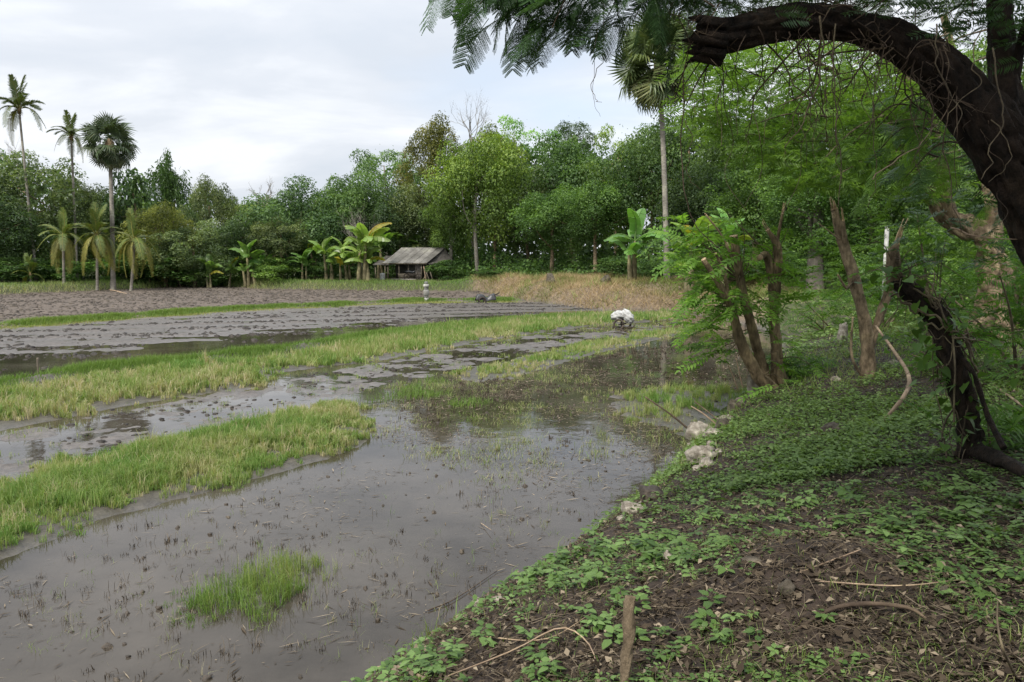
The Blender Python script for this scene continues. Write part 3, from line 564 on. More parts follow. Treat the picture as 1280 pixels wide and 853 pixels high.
# ------------------------------------------------------------------ trees
def crown_proto(seed, nblob, nleaf, leaf, rb=(.22, .42), shell=(.35, .78), flat_=.85, upb=.5, fill=.12):
    """crown inside the unit ball; leaves gathered in clumps with gaps between"""
    rng = np.random.default_rng(seed); P = []; Nn = []; T = []
    d = nrm(rng.normal(size=(nblob, 3))); d[:, 2] = np.where(rng.random(nblob) < .3, abs(d[:, 2]), d[:, 2]); r = rng.uniform(*shell, nblob); C = d * r[:, None]; R = rng.uniform(*rb, nblob)
    wt = R ** 2; cnt = (nleaf * (1 - fill) * wt / wt.sum()).astype(int)
    for c, q, k in zip(C, R, cnt):
        u = nrm(rng.normal(size=(k, 3)) + [0, 0, upb * .6]); sub = 1 + .22 * (vnoise(u[:, 0] * 4 + c[0] * 9, u[:, 1] * 4 + u[:, 2] * 5, seed) - .5) * 2
        p = c + u * (q * sub * rng.uniform(.70, 1.08, k))[:, None] * np.array([1, 1, flat_]); P.append(p); Nn.append(nrm(u + [0, 0, upb] + rng.normal(0, .45, (k, 3)))); T.append(np.clip(rng.normal(.45, .22, k) + rng.uniform(-.38, .38), 0, 1))
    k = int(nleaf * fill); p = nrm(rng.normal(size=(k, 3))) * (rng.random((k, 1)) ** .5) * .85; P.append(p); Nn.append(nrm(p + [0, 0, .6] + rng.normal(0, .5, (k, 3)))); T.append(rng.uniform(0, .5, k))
    P = np.concatenate(P); Nn = np.concatenate(Nn); T = np.concatenate(T); L = leaf * rng.uniform(.6, 1.3, len(P))
    V, Fs = cards(rng, P, Nn, L, L * .62, .12, droop=.2); me = MB().add(V, [Fs], np.repeat(T, 4)).mesh('crown'); me.materials.append(M['leaf']); return me, C
CP = {}
CP['dense'] = [crown_proto(i, 58, 18000, .048, (.13, .34), (.30, .98)) for i in range(5)]
CP['bush'] = [crown_proto(60 + i, 40, 5000, .085, (.12, .34), (.25, 1.05), .8, .7, .1) for i in range(3)]
CP['airy'] = [crown_proto(20 + i, 30, 8000, .045, (.16, .30), (.5, .9), .55, .7, .04) for i in range(2)]
CP['olive'] = [crown_proto(30 + i, 60, 16000, .042, (.14, .26), (.5, .9), .8, .5, .12) for i in range(2)]
CP['bigleaf'] = [crown_proto(40, 20, 1500, .135, (.2, .32), (.45, .85), .8, .6, .05)]
def feather_proto(seed):            # bamboo: arching plumes
    rng = np.random.default_rng(seed); P = []; T = []; D = []
    for i in range(60):
        a = rng.uniform(0, 2 * PI); r = rng.uniform(.1, .95); h = rng.uniform(.5, 1.0) * (1.05 - .45 * r); base = np.array([0, 0, -1.0]); top = np.array([math.cos(a) * r * .6, math.sin(a) * r * .6, h]); tip = np.array([math.cos(a) * r * 1.0, math.sin(a) * r * 1.0, h - .35 * r - .1])
        pth = smoothpath([base, (base + top) / 2 + [0, 0, .1], top, tip], 40)[8:]; k = 150; ii = rng.integers(0, len(pth), k); P.append(pth[ii] + rng.normal(0, .05, (k, 3))); D.append(rng.normal(0, 1, (k, 3)) + [math.cos(a) * .8, math.sin(a) * .8, -1.4]); T.append(rng.uniform(.2, .9, k))
    P = np.concatenate(P); D = np.concatenate(D); L = .085 * rng.uniform(.6, 1.3, len(P)); V, Fs = cards(rng, P, rng.normal(size=P.shape) + [0, 0, .8], L, L * .28, .05, T=D, droop=.3)
    me = MB().add(V, [Fs], np.repeat(np.concatenate(T), 4)).mesh('crown'); me.materials.append(M['leaf_light']); return me, None
CP['feather'] = [feather_proto(50)]
def limbs(rng, base, top, r, C, cen, rad, n=6):
    mb = MB(); bend = rng.normal(0, .25, 3) * [1, 1, 0]; P = smoothpath([base, base * .5 + top * .5 + bend, top], 10); V, Fs = tube(P, [r * 1.35, r, r * .85, r * .5], 8, .25, int(rng.integers(999))); mb.add(V, Fs)
    for i in range(n):
        j = rng.integers(4, 10); p = P[j]; c = cen + C[rng.integers(len(C))] * rad if C is not None else cen + nrm(rng.normal(size=3)) * rad * .7
        V, Fs = tube(smoothpath([p, p * .5 + c * .5 + rng.normal(0, .3, 3) - [0, 0, .2], c], 7), [r * .5, r * .28, r * .08], 5, caps=False); mb.add(V, Fs)
    return mb.mesh('trunk', True)
TREES = 0
def tree(name, label, px, top, wpx, Y, kind='dense', col=(1, 1, 1), gap=.18, bark='bark', trunk=.16, lean=0, cat='tree', group=None, depthk=1.0, basez=None, mat=None):
    global TREES
    TREES += 1; rng = np.random.default_rng(5000 + TREES); p = at(px, 318, Y); gzv = gz(p[0], Y); zt = at(px, top, Y)[2]; H = zt - gzv; w = wpx * pxm(Y) / 2
    t = thing(name, label, cat, (p[0], Y, gzv), float(rng.uniform(0, 6.28)) if kind != 'x' else 0, group); me, C = CP[kind][int(rng.integers(len(CP[kind])))]
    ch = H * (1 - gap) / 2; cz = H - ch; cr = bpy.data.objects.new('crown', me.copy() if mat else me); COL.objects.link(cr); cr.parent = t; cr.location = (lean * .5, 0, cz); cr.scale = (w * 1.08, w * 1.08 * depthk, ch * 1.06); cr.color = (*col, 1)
    if mat: cr.data.materials[0] = M[mat]
    cr.rotation_euler = (0, 0, rng.uniform(0, 6.28)); q = cr.rotation_euler.z
    Cw = None if C is None else np.stack([C[:, 0] * math.cos(q) - C[:, 1] * math.sin(q), C[:, 0] * math.sin(q) + C[:, 1] * math.cos(q), C[:, 2]], 1)
    tr = limbs(rng, np.array([0, 0, -.15]), np.array([lean, 0, cz + ch * .35]), trunk, Cw, np.array([0, 0, cz]), np.array([w, w, ch]))
    link('trunk', tr, M[bark], t); return t
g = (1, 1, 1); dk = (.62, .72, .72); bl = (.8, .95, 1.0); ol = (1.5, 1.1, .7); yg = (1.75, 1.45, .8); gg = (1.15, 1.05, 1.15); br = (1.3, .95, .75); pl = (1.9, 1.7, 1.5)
TR = [
 # name, label, px, top, w, Y, kind, col, gap
 ('broadleaf_tree', 'tall dark spreading tree at the far left edge behind the leaning coconut palm', 40, 182, 150, 74, 'olive', (.95, .95, .95), .12),
 ('broadleaf_tree', 'dark low tree at the left edge behind the tiny coconut palm', -6, 250, 120, 69, 'dense', dk, .05),
 ('broadleaf_tree', 'round grey green tree between the two tall coconut palms', 98, 222, 90, 78, 'olive', gg, .12),
 ('broadleaf_tree', 'dense dark tree directly behind the left fan palm trunk', 132, 238, 86, 76, 'dense', g, .06),
 ('bigleaf_tree', 'loose tree of large separate leaves just right of the left fan palm', 170, 205, 64, 76, 'bigleaf', bl, .25),
 ('bamboo', 'plumy blue green bamboo standing above the left treeline', 213, 197, 74, 84, 'feather', (.50, .56, .46), .0),
 ('broadleaf_tree', 'small bright layered tree left of the bamboo', 178, 240, 60, 82, 'airy', gg, .2),
 ('shrubby_tree', 'rounded yellow olive bush tree below the bamboo', 205, 255, 90, 74, 'olive', (1.7, 1.35, .95), .05),
 ('broadleaf_tree', 'grey green rounded tree right of the bamboo', 264, 222, 66, 80, 'olive', gg, .15),
 ('broadleaf_tree', 'dull silvery tree low behind the leftmost banana clump', 242, 272, 104, 74, 'olive', (1.35, 1.3, 1.5), .02),
 ('flat_topped_tree', 'pale flat topped tree with whitish sprays left of the domed dark tree', 300, 242, 76, 82, 'airy', pl, .2),
 ('broadleaf_tree', 'dark green tree under the pale flat topped one', 312, 262, 84, 77, 'dense', dk, .05),
 ('broadleaf_tree', 'broad dark domed tree behind the middle banana plants', 378, 226, 122, 78, 'dense', (.72, .9, .9), .05),
 ('broadleaf_tree', 'grey green low tree with visible forked trunk among the bananas', 352, 268, 80, 75, 'olive', gg, .22),
 ('broadleaf_tree', 'mid green tree between the domed tree and the tall airy tree', 440, 214, 92, 80, 'dense', (.85, 1.05, .85), .08),
 ('airy_tree', 'tall pale airy crown first to rise above the left treeline', 482, 171, 98, 90, 'airy', (1.25, 1.45, 1.35), .35),
 ('broadleaf_tree', 'dark green tree low to the left of the hut roof', 478, 236, 90, 80, 'dense', dk, .05),
 ('brownish_tree', 'tall brown green dense crown left of the bright green tree', 548, 148, 92, 82, 'olive', (1.15, .85, .65), .2),
 ('broadleaf_tree', 'grey barked tree behind the hut', 530, 232, 80, 80, 'dense', gg, .15),
 ('bright_tree', 'bright yellow green tall tree with a pale bare trunk right of the hut', 597, 166, 108, 74, 'dense', (1.25, 1.35, .75), .20),
 ('bright_tree', 'slender lower lime tinted tree leaning over the hut gable', 562, 232, 62, 76, 'dense', (1.15, 1.3, .8), .2),
 ('airy_tree', 'fresh green airy crown peeping over the forest behind the dead treetop', 645, 137, 100, 92, 'airy', (1.5, 2.0, 1.4), .4),
 ('olive_tree', 'olive topped tree behind the bright green tree', 618, 160, 92, 84, 'olive', (1.3, 1.15, .65), .2),
 ('umbrella_tree', 'dark umbrella shaped treetop above the middle of the forest', 714, 137, 60, 92, 'airy', dk, .5),
 ('broadleaf_tree', 'wide dark tree filling the centre of the forest wall', 715, 172, 118, 78, 'dense', (.75, .95, .75), .1),
 ('broadleaf_tree', 'mid green tree between the bright tree and the central dark one', 662, 205, 100, 80, 'dense', (.95, 1.0, .95), .1),
 ('broadleaf_tree', 'lower dark tree over the bleached grass mound', 690, 236, 96, 70, 'dense', (.8, 1.05, .7), .22),
 ('broadleaf_tree', 'tree with slim forked trunk showing above the mound', 745, 225, 96, 66, 'dense', (.85, 1.1, .75), .30),
 ('broadleaf_tree', 'yellow green ragged tree left of the tall fan palm', 772, 140, 84, 74, 'airy', (1.4, 1.5, .8), .15),
 ('broadleaf_tree', 'dense shadowy tree directly behind the tall fan palm trunk', 812, 150, 120, 68, 'dense', (.8, .95, .8), .1),
 ('broadleaf_tree', 'tall dark tree right behind the fan palm crown', 858, 128, 110, 72, 'olive', (.75, .85, .75), .1),
 ('broadleaf_tree', 'dark tree whose low boughs hang behind the banana leaves', 880, 215, 112, 56, 'dense', dk, .12),
 ('broadleaf_tree', 'leafy tree in deep shade below the broken limb end', 930, 135, 120, 60, 'dense', (.7, .85, .65), .1),
 ('broadleaf_tree', 'small glossy leaved tree above the dark stump in the middle distance', 945, 200, 120, 48, 'dense', (.85, 1.1, .6), .2),
 ('broadleaf_tree', 'mid green tree behind the split topped stump', 1020, 185, 120, 46, 'dense', (.75, 1.0, .6), .15),
 ('broadleaf_tree', 'tall forest tree high behind the hanging creepers', 1010, 90, 150, 56, 'olive', (.8, .95, .6), .1),
 ('broadleaf_tree', 'dim tree behind the white post', 1100, 190, 120, 42, 'dense', (.75, .95, .6), .1),
 ('broadleaf_tree', 'dark tall tree between arching limb and white post', 1110, 80, 160, 50, 'dense', (.7, .85, .55), .1),
 ('broadleaf_tree', 'leafy tree at the right behind the knobbly pale trunk', 1190, 170, 150, 36, 'dense', (.8, 1.05, .6), .05),
 ('broadleaf_tree', 'tall shaded tree beyond the fork of the arching trunk', 1225, 40, 170, 44, 'olive', (.85, 1.05, .6), .1),
 ('broadleaf_tree', 'tree at the right edge behind the arching trunk', 1320, 150, 190, 32, 'dense', (.75, .95, .55), .05),
]
for r in TR:
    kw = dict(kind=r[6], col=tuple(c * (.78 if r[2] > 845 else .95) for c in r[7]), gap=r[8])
    if r[0] == 'bright_tree': kw.update(bark='bark_grey', trunk=.17)
    elif r[5] < 60: kw.update(trunk=.22)
    if r[0] == 'airy_tree' or r[0] == 'flat_topped_tree': kw.update(bark='bark_grey', trunk=.14)
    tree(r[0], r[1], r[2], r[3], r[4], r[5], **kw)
# low bushes along the forest foot
BU = [(20, 325, 70, 67), (75, 328, 60, 70), (150, 322, 60, 73), (185, 318, 70, 73), (225, 318, 70, 74), (340, 325, 50, 73), (395, 330, 40, 74), (560, 328, 40, 72), (614, 336, 40, 70), (785, 322, 60, 60), (815, 326, 46, 55), (880, 320, 60, 50), (925, 322, 60, 46), (975, 318, 66, 44), (1060, 290, 70, 38), (1130, 292, 70, 34), (1180, 262, 90, 27), (1270, 250, 120, 24), (1115, 318, 60, 28), (1195, 330, 60, 21), (1275, 345, 80, 19)]
BL_ = ['below the dark tree at the left edge', 'beside the tiny coconut palm', 'at the foot of the left fan palm', 'right of the short coconut palms', 'before the silvery tree', 'between two banana clumps', 'beside the largest banana plant', 'by the right corner post of the hut', 'in front of the bright tree trunk', 'left of the bleached mound', 'beyond the grey boulder on the mound', 'left of the tall fan palm foot', 'behind the banana right of the fan palm', 'behind the pollarded tree', 'left of the dark tapering stump', 'on the slope right of the dark stump', 'near the foot of the white post', 'left of the knobbly trunk', 'right of the knobbly trunk', 'on the slope below the white post', 'in front of the knobbly trunk foot', 'at the right edge below the arching trunk']
for (px, tp, w, Y), l in zip(BU, BL_):
    tree('bush', 'leafy green bush ' + l, px, tp, w * 1.25, Y, kind='bush', col=[(.8, 1.1, .7), (1.1, 1.3, .8), (.65, .85, .65)][int(px) % 3], gap=-.05, trunk=.04, cat='bush', group='bushes along the forest foot')
def mass():
    """understorey and far wood, one green mass"""
    rng = np.random.default_rng(404)
    xs = [(-420, 150), (0, 205), (110, 240), (250, 255), (400, 250), (470, 232), (540, 205), (620, 190), (760, 190), (860, 150), (1000, 130), (1280, 110), (1700, 90)]
    n = 95000; px = rng.uniform(-300, 1600, n); Y = np.interp(px, [-300, 0, 400, 700, 900, 1100, 1280, 1600], [96, 92, 96, 88, 76, 60, 52, 46]) + rng.uniform(0, 9, n)
    tp = np.interp(px, [a for a, b in xs], [b for a, b in xs]) + (fbm(px / 26, px * 0, 5, 4) - .5) * 60
    zt = CAMZ + (318 - tp) * pxm(Y); x = (px - 640) * pxm(Y); low = rng.random(n) < .42; z = np.where(low, .5 + 8 * rng.random(n), .8 + (zt - .8) * rng.random(n) ** .8); k = (fbm(x * .5, z * .5, 3, 3) > .36) | (z < 6); x, Y, z = x[k], Y[k], z[k]; n = len(x)
    P = np.stack([x, Y, z], 1); L = rng.uniform(.35, .8, n); V, Fs = cards(rng, P, rng.normal(0, .8, (n, 3)) + [0, -.8, .7], L, L * .7, .1, droop=.2)
    o = link('woodland', MB().add(V, [Fs], np.repeat(rng.uniform(0, .8, n), 4)).mesh('woodland'), M['leaf']); o.color = (.7, .85, .75, 1); tag(o, 'dense wood merging into one mass behind the nearer trees', 'woodland', kind='stuff')
    n = 46000; px = rng.uniform(-200, 1500, n); Y0 = np.interp(px, [-300, 0, 300, 480, 640, 760, 900, 1000, 1100, 1280, 1500], [70, 71, 76, 78, 71, 64, 52, 46, 38, 28, 24]); Y = Y0 + rng.uniform(0, 7, n); x = (px - 640) * pxm(Y)
    g0 = terrain(x, Y, False); h = (1.6 + 4.2 * fbm(x * .5, Y * .5, 55, 3)) * (1 - .6 * np.exp(-((px - 700) / 90) ** 2)) * np.clip((Y - Y0) / 3, .3, 1); z = g0 + h * rng.random(n); L = rng.uniform(.14, .34, n) * np.clip(Y / 60, .5, 1.3)
    V, Fs = cards(rng, np.stack([x, Y, z], 1), rng.normal(0, .6, (n, 3)) + [0, -.4, 1], L, L * .6, .1, droop=.2)
    o = link('undergrowth', MB().add(V, [Fs], np.repeat(rng.uniform(0, .9, n), 4)).mesh('undergrowth'), M['leaf']); o.color = (.8, 1.05, .75, 1); tag(o, 'tangled undergrowth along the foot of the forest', 'undergrowth', kind='stuff')
mass()
print('trees', time.time() - T0)
# ------------------------------------------------------------------ palms
def frond_mesh(seed, L=1.0, droop=.7, n=46, leaf=.25, wd=.021, rise=.25, age=.4):
    """feather frond: arching rachis along +x with two combs of narrow hanging leaflets"""
    rng = np.random.default_rng(seed); t = np.linspace(0, 1, 14); P = np.stack([t * L * (1 - .18 * droop * t), .03 * np.sin(t * 3), L * (rise * t * 2.2 - droop * t ** 2.1)], 1)
    mb = MB(); V, Fs = tube(P, [.022 * L, .012 * L, .004 * L], 4, caps=False); mb.add(V, Fs, .85)
    T, N_, B_ = frames(P); side = np.array([0, 1.0, 0])
    for s in (-1, 1):
        for u in np.linspace(.14, .99, n):
            if rng.random() < .06: continue
            p = np.array([np.interp(u, t, P[:, k]) for k in range(3)]); d = np.array([np.interp(u, t, T[:, k]) for k in range(3)]); l = leaf * L * (math.sin(PI * (u * .86 + .1)) ** .6) * rng.uniform(.75, 1.15); w = wd * L
            o = nrm(side * s * .8 + d * .65 + np.array([0, 0, .12])); dn = np.array([0, 0, -1.0]); m = p + o * l * .5 + dn * l * .05; e = p + o * l * .95 + dn * l * rng.uniform(.08, .38)
            mb.add(np.array([p - d * w * .4, p + d * w * .4, m + d * w * .5, m - d * w * .5, e]), [np.array([[0, 1, 2, 3]]), np.array([[3, 2, 4]])], float(np.clip(age + rng.normal(0, .16), 0, 1)))
    me = mb.mesh('frond'); me.materials.append(M['palm']); return me
FR = [frond_mesh(1, droop=.25, rise=.3), frond_mesh(2, droop=.7), frond_mesh(3, droop=1.15, rise=.2), frond_mesh(4, droop=1.3, rise=.1, age=.95)]
TRUNKN = [0]
def palm_trunk(rng, pts, r, mat, parent):
    TRUNKN[0] += 1; P = smoothpath(pts, 34); L = len(P); k = 9; R = np.interp(np.linspace(0, 1, L), [0, .04, .12, 1], [r * 1.7, r * 1.25, r, r * .72]) * (1 + .035 * np.cos(np.arange(L) * PI)); V, Fs = tube(P, R, k, .05, TRUNKN[0]); me = MB().add(V, Fs).mesh('trunk', True); return link('trunk', me, M[mat], parent)
def coconut(label, basepx, toppx, Y, fl, n, mix, r=.17, col=(1, 1, 1), seed=0, ybase=None, up=1.0, basez=None):
    rng = np.random.default_rng(seed); b = at(basepx[0], basepx[1], Y); z0 = gz(b[0], Y) if basez is None else basez; tp = at(toppx[0], toppx[1], Y); t = thing('coconut_palm', label, 'palm tree', (b[0], Y, z0))
    e = tp - [b[0], Y, z0]; palm_trunk(rng, [(0, 0, -.2), e * .35 * [1.1, 1, 1], e * .7 * [1.06, 1, 1], e], r, 'bark_grey', t)
    V, Fs = tube([e - [0, 0, .35], e, e + [0, 0, .3]], [r * .8, r * 1.5, r * .6], 8, .4, seed); link('crown_heart', MB().add(V, Fs).mesh('crown_heart', True), M['fan_brown'], t)
    for i in range(n):
        u = i / (n - 1); k = int(np.searchsorted(np.cumsum(mix), u * .999)); k = min(k, 3); o = bpy.data.objects.new('frond', FR[k]); COL.objects.link(o); o.parent = t; o.location = e + [0, 0, .1]
        pit = [-.95, -.45, -.05, .35][k] * up + rng.normal(0, .16); o.rotation_euler = (rng.normal(0, .25), pit, i * 2.39996 + rng.normal(0, .15)); s = fl * rng.uniform(.85, 1.1); o.scale = (s, s, s); v = rng.uniform(.8, 1.15); o.color = (col[0] * v, col[1] * v, col[2] * v, 1)
    if r > .12:
        for i in range(5):
            a = rng.uniform(0, 6.28); mb = MB(); c = np.array([0, 0, 0.]); V, Fs = tube([c + [0, 0, .12], c + [.03, 0, .05], c, c - [.03, 0, .07], c - [0, 0, .11]], [.02, .10, .13, .09, .02], 7); link('coconut', mb.add(V, Fs).mesh('coconut', True), M['fan_brown'], t).location = e + [math.cos(a) * .22, math.sin(a) * .22, -.2]
    return t
M['fan_brown'] = solid('palm_fibre', (.10, .07, .04), (.26, .19, .11), 14, .9, .5)
coconut('tall leaning coconut palm rising highest at the far left', (44, 320), (24, 138), 70, 2.6, 18, (.2, .45, .3, .05), .12, (.8, .85, .8), 1)
coconut('tall straight coconut palm second from the left edge', (95, 320), (89, 172), 73, 2.2, 17, (.2, .45, .3, .05), .12, (.95, 1.0, .85), 2)
for i, (b, t_, lab, fl, n) in enumerate([((80, 356), (79, 298), 'short coconut palm on the left of three with yellow drooping fronds', 2.3, 20), ((121, 356), (121, 296), 'short coconut palm in the middle of three below the left fan palm', 2.5, 22), ((163, 356), (168, 302), 'short coconut palm on the right of three with one long hanging yellow frond', 2.4, 18)]):
    coconut(lab, b, t_, 67, fl, n, (.15, .25, .3, .3), .12, (1.25, 1.3, .95), 10 + i)
coconut('tiny young coconut palm low at the foot of the leaning palm', (38, 352), (38, 345), 66, 1.7, 10, (.4, .4, .1, .1), .07, (1.2, 1.3, .8), 20)
def fan_mesh(seed, dead=False):
    rng = np.random.default_rng(seed); mb = MB(); n = 26; V, Fs = tube([(0, 0, 0), (.5, 0, .02), (1.0, 0, 0)], [.028, .018, .014], 4, caps=False); mb.add(V, Fs, .7); c = np.array([1.0, 0, 0])
    for i in range(n):
        a = (i + .5) / n * 2 - 1; a *= 2.05; l = 1.05 * (1 - .12 * abs(a)) * rng.uniform(.9, 1.08); d = np.array([math.cos(a), math.sin(a), .0]); q = np.array([-math.sin(a), math.cos(a), 0]); w = .045; cup = .22 * abs(math.sin(a))
        if dead: cup += .35
        m = c + d * l * .62 + [0, 0, .16 * l * .6 - cup * .4]; e = c + d * l + [0, 0, -.10 - cup - rng.uniform(0, .18)]; tt = float(np.clip((.95 if dead else .4) + rng.normal(0, .15), 0, 1))
        z = .02 * (-1) ** i
        mb.add(np.array([c, m - q * w + [0, 0, -z], m + [0, 0, .03], m + q * w + [0, 0, z], e]), [np.array([[0, 1, 2], [0, 2, 3], [1, 4, 2], [2, 4, 3]])], tt)
    me = mb.mesh('frond'); me.materials.append(M['fan']); return me
FN = [fan_mesh(1), fan_mesh(2), fan_mesh(3, True)]
def fanpalm(label, base, top, Y, R, r, n, seed, col=(1, 1, 1), skirt=.3, z0=None):
    rng = np.random.default_rng(seed); b = at(base[0], base[1], Y); z0 = gz(b[0], Y); tp = at(top[0], top[1], Y); t = thing('fan_palm', label, 'palm tree', (b[0], Y, z0)); e = tp - [b[0], Y, z0]
    palm_trunk(rng, [(0, 0, -.2), e * .5 + [.06, 0, 0], e], r, 'bark_grey', t)
    V, Fs = tube([e - [0, 0, R * .55], e - [0, 0, R * .25], e, e + [0, 0, .3]], [r * .8, r * 1.9, r * 1.6, r * .5], 9, .6, seed); link('leaf_bases', MB().add(V, Fs).mesh('leaf_bases', True), M['fan_brown'], t)
    for i in range(n):
        u = i / (n - 1); el = 1.35 - 2.55 * u ** .85 + rng.normal(0, .1); dead = u > 1 - skirt * .6; o = bpy.data.objects.new('frond', FN[2] if (dead and rng.random() < .6) else FN[i % 2]); COL.objects.link(o); o.parent = t; o.location = e + [0, 0, -R * .16 * u]
        s = R / 1.95 * rng.uniform(.85, 1.05) * (1 - .25 * max(0, u - .6)); o.scale = (s, s, s * 1.1); o.rotation_euler = (rng.normal(0, .9), -el + rng.normal(0, .15), i * 2.39996 + rng.normal(0, .2)); v = rng.uniform(.75, 1.2); o.color = (col[0] * v, col[1] * v, col[2] * v, 1)
    return t
fanpalm('round headed fan palm in the group of tall palms at left', (141, 356), (137, 178), 68, 2.45, .20, 42, 5, (.72, .85, .85))
fanpalm('tall fan palm with shaggy crown standing at the centre right of the forest', (834, 356), (824, 76), 52, 3.3, .19, 66, 6, (1.1, 1.25, 1.0), .35)
# ------------------------------------------------------------------ bananas
def banana_leaf(seed, torn=.3):
    rng = np.random.default_rng(seed); mb = MB(); n = 15; t = np.linspace(0, 1, n); P = np.stack([t * .86, .02 * np.sin(t * 4), .62 * t - .62 * t ** 2.4], 1); T, _, _ = frames(P); V, Fs = tube(P, [.022, .012, .004], 4, caps=False); mb.add(V, Fs, .9)
    for s in (-1, 1):
        i = 2
        while i < n - 1:
            k = 1 + (rng.random() > torn) + (rng.random() > torn); j = min(i + k, n - 1); a, b = P[i], P[j]; sd = np.array([0, s, 0.]); tw = rng.uniform(.35, .8)
            wa = .135 * math.sin(PI * min(.97, t[i] * .85 + .14)) ** .5; wb = .135 * math.sin(PI * min(.985, t[j] * .85 + .14)) ** .5
            o = lambda w: sd * w + T[i] * w * .35 - np.array([0, 0, w * tw]); b2 = b - (b - a) * (.06 if k < 3 else .02)
            mb.add(np.array([a, b2, b2 + o(wb) * .95, a + o(wa)]), [np.array([[0, 1, 2, 3]])], float(rng.uniform(.2, .75))); i = j
    me = mb.mesh('leaf'); me.materials.append(M['banana']); return me
BLF = [banana_leaf(1, .2), banana_leaf(2, .5), banana_leaf(3, .8)]
def banana(label, px, py, Y, H, nst, nl, L, col, seed, spread=.5):
    rng = np.random.default_rng(seed); b = at(px, py, Y); z0 = gz(b[0], Y); t = thing('banana_plant', label, 'banana plant', (b[0], Y, z0), 0, 'banana plants')
    for j in range(nst):
        h = H * (1 if j == 0 else rng.uniform(.45, .85)); a = rng.uniform(0, 6.28); x, y = (0, 0) if j == 0 else (math.cos(a) * spread * rng.uniform(.5, 1.3), math.sin(a) * spread * .6); lx, ly = rng.normal(0, .12, 2)
        P = smoothpath([(x, y, -.1), (x + lx * .4, y + ly * .4, h * .5), (x + lx, y + ly, h)], 8); V, Fs = tube(P, [.16 * H / 2.2, .12 * H / 2.2, .07 * H / 2.2], 8, .2, seed + j); link('stem', MB().add(V, Fs).mesh('stem', True), M['stem'], t)
        for i in range(nl if j == 0 else max(3, nl // 2)):
            o = bpy.data.objects.new('leaf', BLF[int(rng.integers(3))]); COL.objects.link(o); o.parent = t; o.location = (x + lx, y + ly, h - .05); s = L * rng.uniform(.75, 1.1) * (1 if j == 0 else .75)
            o.scale = (s, s * rng.uniform(1, 1.35), s); o.rotation_euler = (rng.normal(0, .3), rng.uniform(-1.15, .05), i * 2.39996 + rng.normal(0, .3)); v = rng.uniform(.75, 1.25); c = (1.6, .95, .5) if rng.random() < .08 else (1, 1, 1); o.color = (col[0] * v * c[0], col[1] * v * c[1], col[2] * v * c[2], 1)
    return t
M['stem'] = solid('banana_stem', (.10, .085, .045), (.24, .21, .12), 7, .8, .3, (1, 1, .4))
for a in [('leftmost banana clump with upright fresh leaves', 262, 350, 72.5, 1.5, 3, 8, 1.7, (1, 1, 1), 1), ('second banana clump from the left with dry brown stems', 311, 348, 73, 2.3, 4, 8, 2.0, (.95, 1, .9), 2), ('short banana plant right of the dry stemmed clump', 336, 348, 73.5, 1.3, 1, 7, 1.6, (.75, .95, .9), 3),
          ('low banana plant below the domed dark tree', 378, 346, 73, 1.4, 2, 8, 1.8, (.9, 1, .95), 4), ('banana plant with one tall upright leaf left of the largest one', 408, 346, 73, 2.1, 3, 8, 2.2, (1.1, 1.05, .9), 5), ('largest banana plant with broad arching leaves left of the hut', 456, 350, 71, 2.8, 4, 12, 2.7, (1.35, 1.2, 1.1), 6),
          ('banana plant half hidden behind the hut roof', 500, 345, 79, 2.8, 3, 8, 2.2, (1, 1.1, .8), 7), ('upright banana plant between the largest one and the hut', 478, 346, 77, 2.6, 2, 7, 2.1, (1.0, 1.1, .8), 8),
          ('small banana plant squeezed between the two left clumps', 287, 349, 74, 1.4, 2, 7, 1.7, (1.0, 1.05, .95), 12), ('leafy banana plant just left of the largest one', 434, 348, 73, 1.9, 3, 8, 2.2, (1.2, 1.1, .95), 13), ('dark banana plant behind the low one under the domed tree', 392, 344, 76, 2.2, 2, 7, 2.1, (.8, .95, .8), 14), ('ragged banana plant left of the tall fan palm trunk', 792, 345, 50, 2.3, 3, 8, 2.4, (.75, .95, .75), 9), ('bright banana plant right of the tall fan palm trunk', 864, 352, 44, 2.5, 3, 9, 2.1, (1.3, 1.25, .9), 10), ('banana plant behind the pollarded tree', 906, 352, 42, 2.5, 2, 7, 1.9, (.8, 1.05, .7), 11)]:
    banana(*a[:4], a[4] * (1.15 if a[3] > 60 else 1.1), *a[5:7], a[7] * (1.22 if a[3] > 60 else 1.2), *a[8:])
# bare trees
def bare(label, px, top, Y, base, spread, seed, mat='bark_grey', r=.12, n=7, gen=4, name='bare_tree', cat='tree'):
    rng = np.random.default_rng(seed); b = at(px, 318, Y); z0 = gz(b[0], Y); zt = at(px, top, Y)[2] - z0; zb = at(px, base, Y)[2] - z0; t = thing(name, label, cat, (b[0], Y, z0)); V, Fs = tube(smoothpath([(0, 0, -.2), (.15, 0, zb * .6), (0, 0, zb)], 8), [r * 1.3, r], 6); link('trunk', MB().add(V, Fs).mesh('trunk'), M[mat], t)
    mb = MB()
    def br(p, d, l, q, g):
        e = p + d * l; m = (p + e) / 2 + rng.normal(0, .06, 3) * l; V, Fs = tube([p, m, e], [q, q * .6], 4, caps=False); mb.add(V, Fs)
        if g <= 0: return
        for i in range(int(rng.integers(2, 4))):
            f = rng.uniform(.45, 1); br(p + (e - p) * f, nrm(d + rng.normal(0, .42, 3) + [0, 0, .18]), l * rng.uniform(.5, .75), q * .5, g - 1)
    for i in range(n): br(np.array([0, 0, zb * rng.uniform(.9, 1)]), nrm(np.array([rng.normal(0, spread), rng.normal(0, spread), 1.0])), (zt - zb) * rng.uniform(.35, .55), r * .45, gen)
    link('branches', mb.mesh('branches'), M[mat], t); return t
bare('leafless dead tree poking above the forest behind the brown green crown', 590, 108, 84, 172, .35, 1, n=5)
